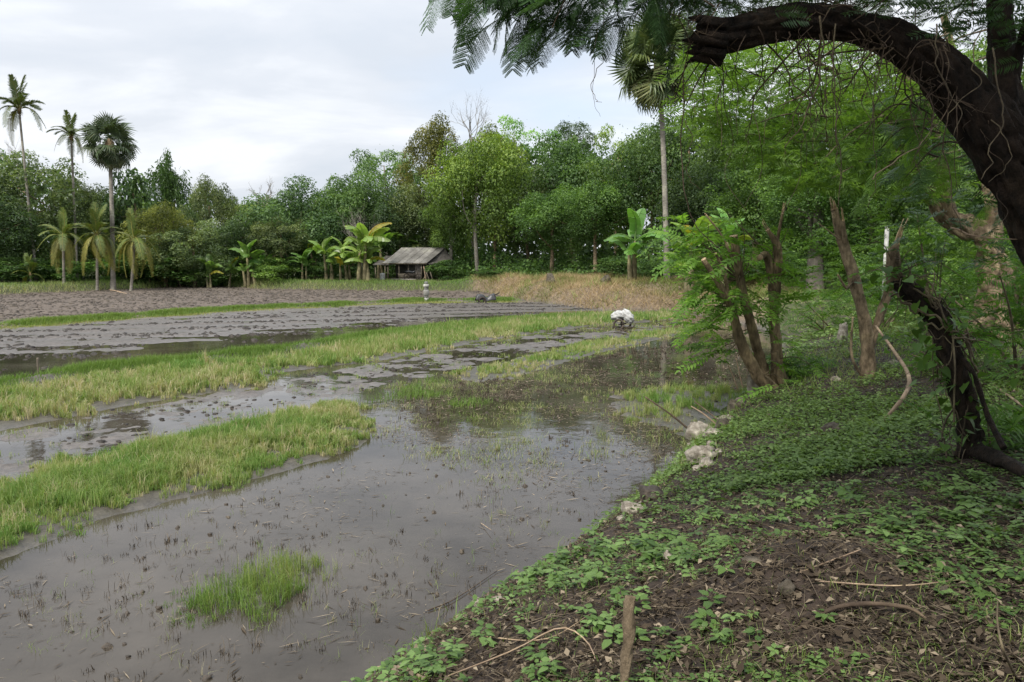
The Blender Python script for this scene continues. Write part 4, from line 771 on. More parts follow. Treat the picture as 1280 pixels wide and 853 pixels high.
bare('faint leafless tree behind the leaning coconut palm', 30, 150, 86, 205, .5, 2, n=5)
bare('leafless whitish twiggy tree above the pale flat topped one', 336, 212, 84, 250, .8, 3, n=6, gen=4)
bare('grey leafless bush tree standing just left of the largest banana plant', 450, 252, 74.5, 310, .5, 4, n=12, r=.08)
# ------------------------------------------------------------------ hut
def hut():
    px, Y = 510, 74; b = at(px, 350, Y); z0 = gz(b[0], Y); t = thing('farm_hut', 'low open sided farm hut with grey sheet roof in front of the bananas', 'hut', (b[0], Y, z0), math.radians(-14))
    k = pxm(Y); W_ = 4.4; zE = at(500, 329, Y)[2] - z0; zR = at(500, 311, Y)[2] - z0 + .12; D = 2.2
    def P(x, y, z): return np.array([x, y, z])
    x0 = -2.45
    n = 6; w = W_ / n
    def sheet(name, xs, xe, mat, za, zb, ya, yb, sk, seed):
        rng = np.random.default_rng(seed); m = 13; V = []
        for i in range(m):
            for j, (y, z, s_) in enumerate(((ya, za, 0), ((ya + yb) / 2, (za + zb) / 2 - .03, sk / 2), (yb, zb, sk))):
                x = xs + (xe - xs) * i / (m - 1); V.append((x + s_, y, z + .022 * math.cos(i * PI) + rng.normal(0, .006)))
        Q = [(i * 3 + j, i * 3 + 3 + j, i * 3 + 4 + j, i * 3 + 1 + j) for i in range(m - 1) for j in range(2)]; V = np.array(V); V2 = V - [0, 0, .012]; k_ = len(V); Q = np.array(Q)
        o = link(name, MB().add(np.vstack([V, V2]), [Q, Q[:, ::-1] + k_]).mesh(name), M[mat], roof); return o
    V, Fs = tube([P(x0 + 1.0, D, zR - .06), P(x0 + 1.0 + W_, D, zR - .06)], .05, 6); roof = link('roof', MB().add(V, Fs).mesh('roof'), M['wood'], t); 
    for i in range(n): o = sheet('roof_sheet', x0 + i * w, x0 + (i + 1) * w + .04, 'tin', zE + (.012 if i % 2 else 0), zR, -.25, D, 1.0, i); v = [1, .9, 1.05, .95, 1.1, .85][i]; o.color = (v, v, v, 1)
    for i in range(3): sheet('roof_sheet', x0 + 1.0 + i * W_ / 3, x0 + 1.0 + (i + 1) * W_ / 3 + .05, 'tin_dark', zR - .5, zR - .03, D + 1.9, D, 0, 20 + i)
    V, Fs = tube([P(x0 - .1, -.2, zE - .07), P(x0 + W_, -.2, zE - .07)], .045, 5); link('beam', MB().add(V, Fs).mesh('beam'), M['wood'], t)
    for x, y, h in ((-2.3, 0, zE), (-.9, 0, zE), (0.0, .1, zE), (1.35, 0, zE), (1.75, .3, zE), (2.1, D, zR), (-1.2, D, zR), (.6, D, zR), (2.9, 3.4, zR - .5)):
        V, Fs = tube([P(x, y, -.15), P(x + .02, y, h * .5), P(x, y, h - .1)], [.065, .05], 7, .2, int(x * 10 + 50)); link('post', MB().add(V, Fs).mesh('post', True), M['wood'], t)
    V, Fs = box((.9, .45, .62), (.65, .14, 1.5)); o = link('wall', MB().add(V, Fs).mesh('wall'), M['hutwall'], t)
    V, Fs = box((-.15, 1.75, .8), (3.6, .08, 1.6)); link('back_wall', MB().add(V, Fs).mesh('back_wall'), M['tin_dark'], t)
    V, Fs = box((-.2, .3, .28), (1.5, .8, .5)); link('bench', MB().add(V, Fs).mesh('bench'), M['wood'], t)
    for i in range(3): V, Fs = box((-.2, .02 + i * .28, .545), (1.65, .22, .03)); link('plank', MB().add(V, Fs).mesh('plank'), M['wood'], bpy.data.objects['bench'])
    V, Fs = box((-.3, -.15, .02), (2.4, .9, .12)); link('floor_slab', MB().add(V, Fs).mesh('floor_slab'), M['hutwall'], t)
    for i, (xa, xb, ya) in enumerate(((1.45, 2.3, -.1), (1.55, 2.0, -.25), (1.9, 2.6, 0.), (2.2, 1.6, .1))):
        V, Fs = tube([P(xa, ya + .3, zE - .15), P(xb, ya - .35, -.05)], [.045, .055], 6); link('leaning_pole', MB().add(V, Fs).mesh('leaning_pole'), M['deadwood' if i == 1 else 'wood'], t)
    V = np.array([(1.62, -.1, zE + .02), (2.95, D, zR - .08), (3.55, D, zE + .35), (2.35, -.1, zE - .12)]); o = link('side_roof', MB().add(np.vstack([V, V - [0, 0, .03]]), [np.array([(0, 3, 2, 1), (4, 5, 6, 7)])]).mesh('side_roof'), M['tin_dark'], t)
    # lean-to
    lt = thing('lean_to', 'dark roofed lean to shed joined behind the left end of the hut', 'shed', at(478, 350, 75.3) * [1, 1, 0] + [0, 0, z0], math.radians(-14)); V = []
    global_roof = None
    m = 9; V = np.array([(x + s_, y, z + .02 * math.cos(i * PI)) for i, x in enumerate(np.linspace(-.9, 1.0, m)) for (y, z, s_) in ((-.2, zE - .18, 0), (1.5, zE + .68, .75))]); Q = np.array([(i * 2, i * 2 + 2, i * 2 + 3, i * 2 + 1) for i in range(m - 1)])
    link('roof', MB().add(np.vstack([V, V - [0, 0, .03]]), [Q, Q[:, ::-1] + len(V)]).mesh('roof'), M['tin_dark'], lt)
    for x, y, h in ((-.7, 0, zE - .2), (.6, 0, zE - .2), (-.1, 1.4, zE + .5)): V, Fs = tube([P(x, y, -.15), P(x, y, h)], .05, 6); link('post', MB().add(V, Fs).mesh('post'), M['wood'], lt)
    # white drum and bits
    d = thing('drum', 'small white plastic drum standing at the left end of the hut', 'drum', at(478, 349, 73.2) * [1, 1, 0] + [0, 0, gz(at(478, 349, 73.2)[0], 73.2)])
    V, Fs = tube([P(0, 0, .0), P(0, 0, .03), P(0, 0, .5), P(0, 0, .62), P(0, 0, .64)], [.2, .23, .23, .2, .12], 14); link('body', MB().add(V, Fs).mesh('body', True), M['white'], d); V, Fs = tube([P(.06, 0, .62), P(.06, 0, .70)], .05, 8); link('cap', MB().add(V, Fs).mesh('cap'), M['black'], d)
    c = at(516, 346, 73.6); m_ = thing('machine', 'dark low wheeled machine kept under the hut roof', 'machine', (c[0], 73.55, z0))
    for x in (-.55, .55):
        mb = MB(); a = np.linspace(0, 2 * PI, 17); V, Fs = tube(np.stack([x + .27 * np.cos(a), 0 * a, .29 + .27 * np.sin(a)], 1), .05, 5, caps=False); mb.add(V, Fs); V, Fs = tube([P(x, -.06, .29), P(x, .06, .29)], .07, 8); mb.add(V, Fs); link('wheel', mb.mesh('wheel', True), M['iron'], m_)
    V, Fs = tube(smoothpath([P(-.7, 0, .72), P(-.3, 0, .75), P(0, 0, .68), P(.25, 0, .8)], 8), [.08, .12, .1, .08], 8); link('seat', MB().add(V, Fs).mesh('seat', True), M['black'], m_)
    mb = MB(); V, Fs = box((0, 0, .42), (.45, .2, .32)); mb.add(V, Fs); V, Fs = tube([P(.55, 0, .3), P(.35, 0, .95)], .03, 6); mb.add(V, Fs); V, Fs = tube([P(-.55, 0, .3), P(0, 0, .5), P(.35, 0, .85)], .03, 6); mb.add(V, Fs); link('frame', mb.mesh('frame'), M['iron'], m_)
    V, Fs = tube([P(.32, -.32, 1.0), P(.36, 0, .96), P(.32, .32, 1.0)], .018, 6); link('handlebar', MB().add(V, Fs).mesh('handlebar'), M['iron'], m_)
hut()
# ------------------------------------------------------------------ field things
def field_things():
    p = np.append(flat(533, 378), 0.02); t = thing('post', 'short field marker post painted in white and grey bands before the hut', 'post', p)
    k = pxm(p[1]); H = 24 * k; segs = [(0, .22, .17, 'whitepaint'), (.22, .34, .15, 'greypaint'), (.34, .64, .19, 'whitepaint'), (.64, .78, .15, 'greypaint'), (.78, .92, .20, 'whitepaint'), (.92, 1.06, .13, 'greypaint')]
    for i, (a, b, r, m) in enumerate(segs):
        V, Fs = tube([(0, 0, a * H), (0, 0, a * H + .03), (0, 0, b * H - .03), (0, 0, b * H - .002)], [r * .85, r, r, r * .85], 10, .12, i); link('band', MB().add(V, Fs).mesh('band', True), M[m], t)
    def drape(name, label, cat, p, L, Wd, H, prof, mat, seed, rz, under):
        rng = np.random.default_rng(seed); t = thing(name, label, cat, p, rz); nx, ny = 34, 26; V = []
        for i in range(nx):
            for j in range(ny):
                u = i / (nx - 1) * 2 - 1; v = j / (ny - 1) * 2 - 1; h = prof(u); edge = max(abs(v) ** 3, max(0, abs(u) - .82) / .18 * .8); f = (fbm(np.array([u * 3 + seed]), np.array([v * 3]), seed)[0] - .5)
                f2 = (vnoise(np.array([u * 7 + v * 3]), np.array([v * 2]), seed + 2)[0] - .5)
                V.append((u * L / 2 * (1 - .08 * abs(v)) + f2 * .05, v * Wd / 2 * (.75 + .25 * h) + f * .05, max(.08, H * h * (1 - .72 * edge) + f * .16 * H + f2 * .10 * H)))
        V = np.array(V); Q = np.array([(i * ny + j, (i + 1) * ny + j, (i + 1) * ny + j + 1, i * ny + j + 1) for i in range(nx - 1) for j in range(ny - 1)])
        me = MB().add(V, [Q]).mesh('cover', True); o = link('cover', me, M[mat], t); md = o.modifiers.new('s', 'SOLIDIFY'); md.thickness = .012
        for nm, pts, r in under: V, Fs = tube(pts, r, 8); link(nm, MB().add(V, Fs).mesh(nm, True), M['iron'], t)
        return t
    a = np.linspace(0, 2 * PI, 17); wh = lambda x, y, r: np.stack([x + r * np.cos(a), y + 0 * a, r + r * np.sin(a) - .04], 1)
    p = np.append(flat(607, 378.5), 0)
    drape('hand_tractor', 'hand tractor wrapped in black plastic at the far edge of the ploughed mud', 'hand tractor', p, 1.45, .6, .62, lambda u: .95 - .35 * math.exp(-((u - .15) / .3) ** 2) - .25 * max(0, -u - .5) + .1 * max(0, u - .6), 'black', 3, .15,
          [('wheel', wh(-.25, -.3, .2), .05), ('wheel', wh(-.25, .3, .2), .05), ('handlebar', [(.4, .15, .4), (.95, .18, .66)], .02), ('handlebar', [(.4, -.15, .4), (.95, -.18, .66)], .02)])
    p = np.append(flat(779, 410), 0)
    t = drape('hand_tractor', 'hand tractor bundled in white plastic sheet on the grass strip', 'hand tractor', p, .70, .60, .56, lambda u: .9 - .25 * max(0, -u - .5) + .12 * u, 'white', 8, -.35,
          [('wheel', wh(-.12, -.36, .21), .045), ('wheel', wh(.05, .34, .21), .045), ('axle', [(-.12, -.36, .17), (.05, .34, .17)], .03), ('skid', [(-.45, -.1, .04), (.45, -.1, .04), (.55, -.1, .22)], .03)])
    bpy.data.objects.remove([c for c in t.children if c.name.startswith('cover')][0])
    for nm, cen, rad, tilt, sd_ in (('cover', (-.24, 0, .50), (.34, .28, .25), .15, 3), ('cover', (.22, 0, .46), (.24, .27, .42), .45, 9)):
        n1, n2 = 36, 24; th = np.linspace(0, PI, n2); ph = np.arange(n1) * 2 * PI / n1; tt_, pp_ = np.meshgrid(th, ph, indexing='ij'); V = np.stack([np.sin(tt_) * np.cos(pp_), np.sin(tt_) * np.sin(pp_), np.cos(tt_)], -1).reshape(-1, 3)
        f = 1 + .35 * (fbm(V[:, 0] * 1.6 + sd_ + V[:, 2] * 1.5, V[:, 1] * 2 + V[:, 2], sd_, 3) - .5) - .16 * np.abs(np.sin(V[:, 0] * 5 + V[:, 2] * 4 + 3 * vnoise(V[:, 1] * 3, V[:, 2] * 3, sd_))) ** 6 + .04 * np.sin(V[:, 2] * 9 + V[:, 1] * 5)
        V = V * f[:, None] * rad; V[:, 2] = np.where(V[:, 2] < -.3 * rad[2], V[:, 2] * .75, V[:, 2]); c_, s_ = math.cos(tilt), math.sin(tilt); V = np.stack([V[:, 0] * c_ + V[:, 2] * s_ * -1, V[:, 1], V[:, 0] * s_ + V[:, 2] * c_], 1) + cen
        Q = np.array([(a_ * n1 + b_, (a_ + 1) * n1 + b_, (a_ + 1) * n1 + (b_ + 1) % n1, a_ * n1 + (b_ + 1) % n1) for a_ in range(n2 - 1) for b_ in range(n1)]); link(nm, MB().add(V, [Q]).mesh(nm, True), M['white'], t)
    # lift the white cover off the wheels
    def rock(px, py, w, h, label, mat='stone', seed=0, Y=None, sink=.25, name='stone', fl=.8):
        g_ = gnd(px, py) if Y is None else np.array([at(px, py, Y)[0], Y, gz(at(px, py, Y)[0], Y)]); k = pxm(g_[1]); rx = w * k / 2; rz_ = h * k / 2 * 1.25; rng = np.random.default_rng(seed + 900)
        bm = []; n1, n2 = 26, 17; V = []
        for i in range(n2):
            th = PI * i / (n2 - 1)
            for j in range(n1): ph = 2 * PI * j / n1; V.append((math.sin(th) * math.cos(ph), math.sin(th) * math.sin(ph), math.cos(th)))
        V = np.array(V); s = seed * 3.7; f = 1 + .9 * (fbm(V[:, 0] * 1.3 + s + V[:, 2], V[:, 1] * 1.3 + V[:, 2] * .7, seed, 4) - .5) + .5 * (fbm(V[:, 0] * 4 + s + V[:, 2] * 2, V[:, 1] * 4 - V[:, 2] * 3, seed + 5, 3) - .5); c = nrm(rng.normal(size=(7, 3)))
        for q in c: dd = V @ q; f = np.where(dd * f > .72, .72 / np.maximum(dd, .1), f)
        V = V * f[:, None] * [rx, rx * fl, rz_]; Q = np.array([(i * n1 + j, (i + 1) * n1 + j, (i + 1) * n1 + (j + 1) % n1, i * n1 + (j + 1) % n1) for i in range(n2 - 1) for j in range(n1)])
        o = link(name, MB().add(V, [Q]).mesh(name, False), M[mat]); o.location = (g_[0], g_[1], g_[2] + rz_ * (1 - sink) * .6); o.rotation_euler = (0, 0, rng.uniform(-.4, .4)); tag(o, label, 'stone'); return o
    rock(876, 552, 46, 26, 'largest white limestone boulder at the water edge below the grassy shallows', seed=1); rock(893, 547, 34, 14, 'flat pale slab lying just right of the largest white boulder', seed=2)
    rock(880, 577, 40, 24, 'broken pinkish white stone just below the largest white boulder', seed=3); rock(905, 538, 30, 16, 'greyish stone above the pale slab on the shore', 'stone_dark', seed=4)
    rock(918, 514, 26, 18, 'small grey stone between the water and the pollarded tree', 'stone_dark', seed=5); rock(941, 494, 20, 30, 'upright grey white stone against the foot of the pollarded tree', seed=6, fl=.6)
    rock(790, 642, 34, 18, 'white stone at the water edge beside the dark hollow', seed=7); rock(836, 700, 20, 16, 'small white stone among weeds on the bank below the dark hollow', seed=8)
    rock(600, 757, 22, 12, 'left of two small white stones at the near water edge', seed=9); rock(624, 752, 16, 8, 'right of two small white stones at the near water edge', seed=10)
    rock(985, 655, 10, 12, 'small white chip of stone left of the bare soil hump', seed=11); rock(984, 742, 28, 16, 'rounded brown stone below the bare soil hump', 'stone_dark', seed=12)
    rock(940, 704, 30, 8, 'long flat grey stone left of the bare soil hump', 'stone_dark', seed=13); rock(1040, 545, 34, 20, 'rounded grey brown stone on the leafy slope', 'stone_dark', seed=14)
    rock(815, 625, 40, 22, 'dark muddy lump at the hollow in the shore', 'clod', seed=15, name='mud_lump'); rock(1180, 745, 18, 12, 'dark stone in the shaded weeds at lower right', 'stone_dark', seed=16)
    rock(757, 350, 17, 13, 'dark pointed boulder on top of the bleached mound', 'stone_dark', seed=17, Y=52); rock(688, 348, 13, 13, 'dark boulder behind the crest of the bleached mound', 'stone_dark', seed=18, Y=56)
    rock(1044, 478, 14, 8, 'pale stone chip near the foot of the split topped stump', seed=19); rock(1115, 455, 12, 6, 'tiny white stone on the slope behind the leaning vine trunk', seed=20); rock(1055, 372, 14, 30, 'white chalky stone leaning beside the split topped stump', seed=21, Y=20)
    rock(505, 840, 22, 12, 'pale stone half buried at the lowest corner of the shore', seed=22); rock(882, 583, 22, 14, 'fragment of pale stone under the pinkish one', seed=23)
    for q, (x_, y_, w_, h_, l_) in enumerate(((866, 560, 14, 10, 'small white chip leaning on the left of the largest boulder'), (889, 560, 16, 9, 'small pale stone wedged between boulder and pinkish stone'), (897, 568, 14, 9, 'small pale chip right of the pinkish stone'), (871, 588, 13, 8, 'small white chip at the lower left of the pinkish stone'), (912, 526, 14, 8, 'small grey white stone above the greyish shore stone'), (802, 633, 14, 8, 'small white chip right of the hollow shore stone'), (778, 650, 14, 8, 'small white chip lowest beside the hollow shore stone'), (925, 505, 15, 11, 'small grey stone close under the upright stone'), (588, 762, 10, 6, 'tiny white chip left of the near water edge stones'), (905, 528, 18, 10, 'pale stone bridging the shore stones near the leaning sticks'))): rock(x_, y_, w_, h_, l_, seed=60 + q)
    # sticks
    def stick(label, pts, r, mat='deadwood', name='stick', cat='stick', k=7, rough=.25, n=14): 
        P = smoothpath(pts, n); c = P[0].copy(); V, Fs = tube(P - c, r, k, rough, len(label)); o = link(name, MB().add(V, Fs).mesh(name, True), M[mat]); o.location = c; return tag(o, label, cat)
    def gp(px, py, dz=0): return gnd(px, py) + [0, 0, dz]
    p = gnd(777, 868); q = p + [0, .05, 0]; a_ = at(788, 745, p[1] + .12); stick('short pale upright log standing in the weeds at the bottom centre', [p - [0, 0, .2], p * .5 + a_ * .5 + [.008, 0, 0], a_], [.034, .026, .030, .024], 'bark', 'log', 'log', 16, .5, 40)
    p = gp(868, 543); stick('dark thin pole leaning out over the shallows from the white boulder', [p, at(838, 518, p[1] + .2), at(806, 496, p[1] + .4)], [.02, .012], 'twig')
    p = gp(900, 535); stick('pale stripped stick leaning above the pale slab', [p, at(880, 518, p[1] + .2), at(864, 508, p[1] + .4)], [.016, .01], 'deadwood')
    p = gp(905, 532); stick('darker stick crossing behind the pale stripped stick', [p, at(885, 515, p[1] + .5), at(868, 502, p[1] + .8)], [.014, .009], 'twig')
    for i, (x0, x1, y1) in enumerate(((924, 908, 452), (930, 920, 448), (936, 940, 455))): p = gp(x0, 492); stick(['leftmost dry reed stalk standing in front of the pollarded tree', 'middle dry reed stalk in front of the pollarded tree', 'rightmost dry reed stalk before the pollarded tree'][i], [p, at((x0 + x1) / 2, 470, p[1]), at(x1, y1, p[1] - .1)], [.018, .009], 'deadwood', 'reed_stalk', 'reed stalk')
    stick('pale curved root at the bottom edge of the shore', [gp(440, 852, .01), gp(468, 843, .04), gp(500, 845, .05), gp(530, 852, .02)], [.012, .014, .009], 'deadwood', 'root', 'root')
    stick('thin curving dry runner across the soil at bottom centre', [gp(560, 850, .02), gp(640, 825, .05), gp(700, 800, .07), gp(735, 815, .05), gp(750, 850, .02)], [.004, .005, .003], 'deadwood', 'twig', 'twig')
    stick('long thin twig lying straight over the litter at bottom centre', [gp(600, 800, .02), gp(680, 806, .03), gp(740, 775, .04)], [.005, .002], 'deadwood', 'twig', 'twig')
    stick('thin pale creeper stem rising at the bottom right corner', [gp(1272, 850, 0), at(1255, 815, 2.9), at(1247, 780, 3.0), at(1247, 752, 3.05)], [.006, .003], 'vine', 'creeper_stem', 'creeper')
    stick('dark fallen branch half buried across the lower right weeds', [gp(985, 795, .0), gp(1050, 770, .05), gp(1130, 770, .05), gp(1170, 785, 0)], [.008, .015, .006], 'twig', 'branch', 'branch', 9, .5)
    stick('pale broken stick in the bare soil above the brown stone', [gp(1000, 720, .02), gp(1075, 700, .06)], [.006, .004], 'deadwood')
    stick('thin twigs crossing the soil right of the brown stone', [gp(1020, 735, .03), gp(1120, 745, .05), gp(1200, 735, .04)], [.005, .003], 'deadwood', 'twig', 'twig')
    stick('pale forked branch lying on the far grassy edge below the palms', [np.append(flat(127, 363), .15), np.append(flat(145, 366), .12), np.append(flat(158, 369), .08)], [.05, .08], 'deadwood', 'branch', 'branch')
    p = np.append(flat(48, 471), -.05); stick('short grey stake standing in the second field at left', [p, p + [.01, 0, .55]], [.03, .028], 'wood', 'stake', 'stake')
    stick('thin straw stalk floating at an angle left of the shore', [np.append(flat(601, 655), .01), np.append(flat(614, 668), .05)], [.004, .003], 'deadwood', 'straw_stalk', 'stalk')
    stick('long dark twig floating in the open water', [np.append(flat(535, 765), .012), np.append(flat(570, 750), .016), np.append(flat(622, 715), .014)], [.007, .003], 'twig', 'twig', 'twig')
    stick('pale sapling pole leaning over the slope at the right edge', [gp(1240, 485, .05), gp(1280, 520, .1)], [.02, .016], 'deadwood', 'pole', 'pole')
    p = gp(1158, 462, .02); stick('grey twig lying above the leaning vine trunk', [p, gp(1210, 458, .05)], [.012, .006], 'deadwood', 'twig', 'twig')
    # white post and dark stump
    Y = 26; b = at(1106, 340, Y); z0 = gz(b[0], Y); tp = at(1106, 284, Y); t = thing('post', 'slim white post standing on the slope behind the stumps', 'post', (b[0], Y, z0)); h = tp[2] - z0
    V, Fs = box((0, 0, h / 2 - .1), (.10, .10, h + .2)); link('shaft', MB().add(V, Fs).mesh('shaft'), M['whitepaint'], t); V, Fs = box((0, 0, h + .015), (.12, .12, .03)); link('cap', MB().add(V, Fs).mesh('cap'), M['greypaint'], t)
    tree('broadleaf_tree', 'thick dark trunk flaring at the foot under low boughs between the pollards', 1022, 205, 130, 38, 'dense', (.8, 1.05, .65), .26, bark='bark_grey2', trunk=.36)
M['bark_grey2'] = solid('dull_bark', (.09, .08, .065), (.19, .165, .14), 6, .9, .6)
field_things()
print('things', time.time() - T0)

# ------------------------------------------------------------------ near trees
def pinnate(seed, n=9, L=1.0, leaf=.24, wd=.10, droop=.25, term=True):
    rng = np.random.default_rng(seed); t = np.linspace(0, 1, 8); P = np.stack([t * L, .03 * np.sin(t * 3), .05 * t - droop * t ** 2], 1); mb = MB(); V, Fs = tube(P, [.010, .004], 3, caps=False); mb.add(V, Fs, .9); c = []; d = []
    for i in range(n):
        u = .16 + .8 * i / (n - 1)
        for s in (-1, 1): c.append([np.interp(u, t, P[:, k]) for k in range(3)]); d.append([.45, s * 1.0, rng.uniform(-.35, .0)])
    c.append(P[-1]); d.append([1, 0, -.3]); c = np.array(c); d = np.array(d); l = leaf * rng.uniform(.8, 1.1, len(c)); V, Fs = cards(rng, c, np.tile([0, 0, 1.0], (len(c), 1)) + rng.normal(0, .15, (len(c), 3)), l, l * wd / leaf, .06, T=d, droop=.15); mb.add(V, [Fs], np.repeat(rng.uniform(.2, .8, len(c)), 4)); me = mb.mesh('leaf'); me.materials.append(M['feather']); return me
def bipinnate(seed, n=10, m=17, mat='bipinnate'):
    """feathery mimosa leaf: pairs of pinnae each with two close rows of leaflets"""
    rng = np.random.default_rng(seed); t = np.linspace(0, 1, 8); P = np.stack([t, .03 * np.sin(t * 3), .03 * t - .22 * t ** 2], 1); mb = MB(); V, Fs = tube(P, [.009, .004], 3, caps=False); mb.add(V, Fs, .9)
    c = []; d = []; nn = []; LL = []
    for i in range(n):
        u = .22 + .76 * i / (n - 1); pl = .40 * math.sin(PI * (.18 + .68 * u)) ** .7
        for s in (-1, 1):
            a = np.array([np.interp(u, t, P[:, k]) for k in range(3)]); dr = nrm(np.array([.62, s * .85, rng.uniform(-.3, -.05)])); q = nrm(np.cross(dr, [0, 0, 1.0])); sag = rng.uniform(.05, .22)
            for j in range(m):
                v = (j + 1) / m; p = a + dr * pl * v - np.array([0, 0, sag * pl * v * v])
                for e in (-1, 1): c.append(p); d.append(q * e + dr * .5); nn.append([rng.normal(0, .1), rng.normal(0, .1), 1]); LL.append(.046 * math.sin(PI * (.2 + .7 * v)) ** .5)
            V, Fs = tube([a, a + dr * pl * .5 - [0, 0, sag * pl * .25], a + dr * pl - [0, 0, sag * pl]], [.0035, .0015], 3, caps=False); mb.add(V, Fs, .8)
    c = np.array(c); LL = np.array(LL); V, Fs = cards(rng, c, np.array(nn), LL, LL * .55, .04, T=np.array(d), droop=.1); mb.add(V, [Fs], np.repeat(rng.uniform(.1, .8, len(c)), 4)); me = mb.mesh('leaf'); me.materials.append(M[mat]); return me
def featherlow(seed, n=13):
    """same leaf for farther off: each pinna one strip"""
    rng = np.random.default_rng(seed); t = np.linspace(0, 1, 6); P = np.stack([t, .03 * np.sin(t * 3), .03 * t - .25 * t ** 2], 1); c = []; d = []; l = []
    for i in range(n):
        u = .12 + .86 * i / (n - 1)
        for s in (-1, 1): c.append([np.interp(u, t, P[:, k]) for k in range(3)]); d.append([.6, s * .9, rng.uniform(-.5, -.1)]); l.append(.34 * math.sin(PI * (.15 + .72 * u)) ** .7)
    c = np.array(c); l = np.array(l); V, Fs = cards(rng, c, np.tile([0, 0, 1.0], (len(c), 1)) + rng.normal(0, .2, (len(c), 3)), l, .052, .03, T=np.array(d), droop=.12); me_t = np.repeat(rng.uniform(.2, .8, len(c)), 4); return V, [Fs], me_t
PIN = [pinnate(i) for i in range(3)]; BIP = [bipinnate(i) for i in range(3)]; BIPL = [bipinnate(7, mat='feather')]
FLP = [featherlow(i) for i in range(3)]
def addleaf(parent, me, p, s, yaw, pitch, roll=0, col=(1, 1, 1), name='leaf'):
    o = bpy.data.objects.new(name, me); COL.objects.link(o); o.parent = parent; o.location = Vector(p); o.scale = (s, s, s); o.rotation_euler = (roll, pitch, yaw); o.color = (*col, 1); return o
def cutstem(parent, pts, r, seed, mat='bark_brown', n=26, k=12, cut=True, rough=.3, name='stem', splinter=False, ridge=0):
    P = smoothpath(pts, n); V, Fs = tube(P, r, k, rough, seed, ridge=ridge); o = link(name, MB().add(V, Fs).mesh(name, True), M[mat], parent)
    if cut:
        rr = (r if np.isscalar(r) else r[-1]) * 1.02; d = nrm(P[-1] - P[-3]); V, Fs = tube([P[-1] - d * .004, P[-1] + d * .018, P[-1] + d * .022], [rr, rr * .97, rr * .9], k, .2, seed + 1); link('cut_face', MB().add(V, Fs).mesh('cut_face'), M['cutwood'], o)
        if splinter:
            rng = np.random.default_rng(seed); mb = MB()
            for i in range(7): a = rng.uniform(0, 6.28); q = P[-1] + np.array([math.cos(a), math.sin(a) * .7, 0]) * rr * .6; l = rng.uniform(.08, .28); V, Fs = tube([q - d * .05, q + d * l * .6, q + d * l + rng.normal(0, .01, 3)], [rr * .34, rr * .2, .003], 5); mb.add(V, Fs)
            link('splinters', mb.mesh('splinters'), M['cutwood'], o)
    return o
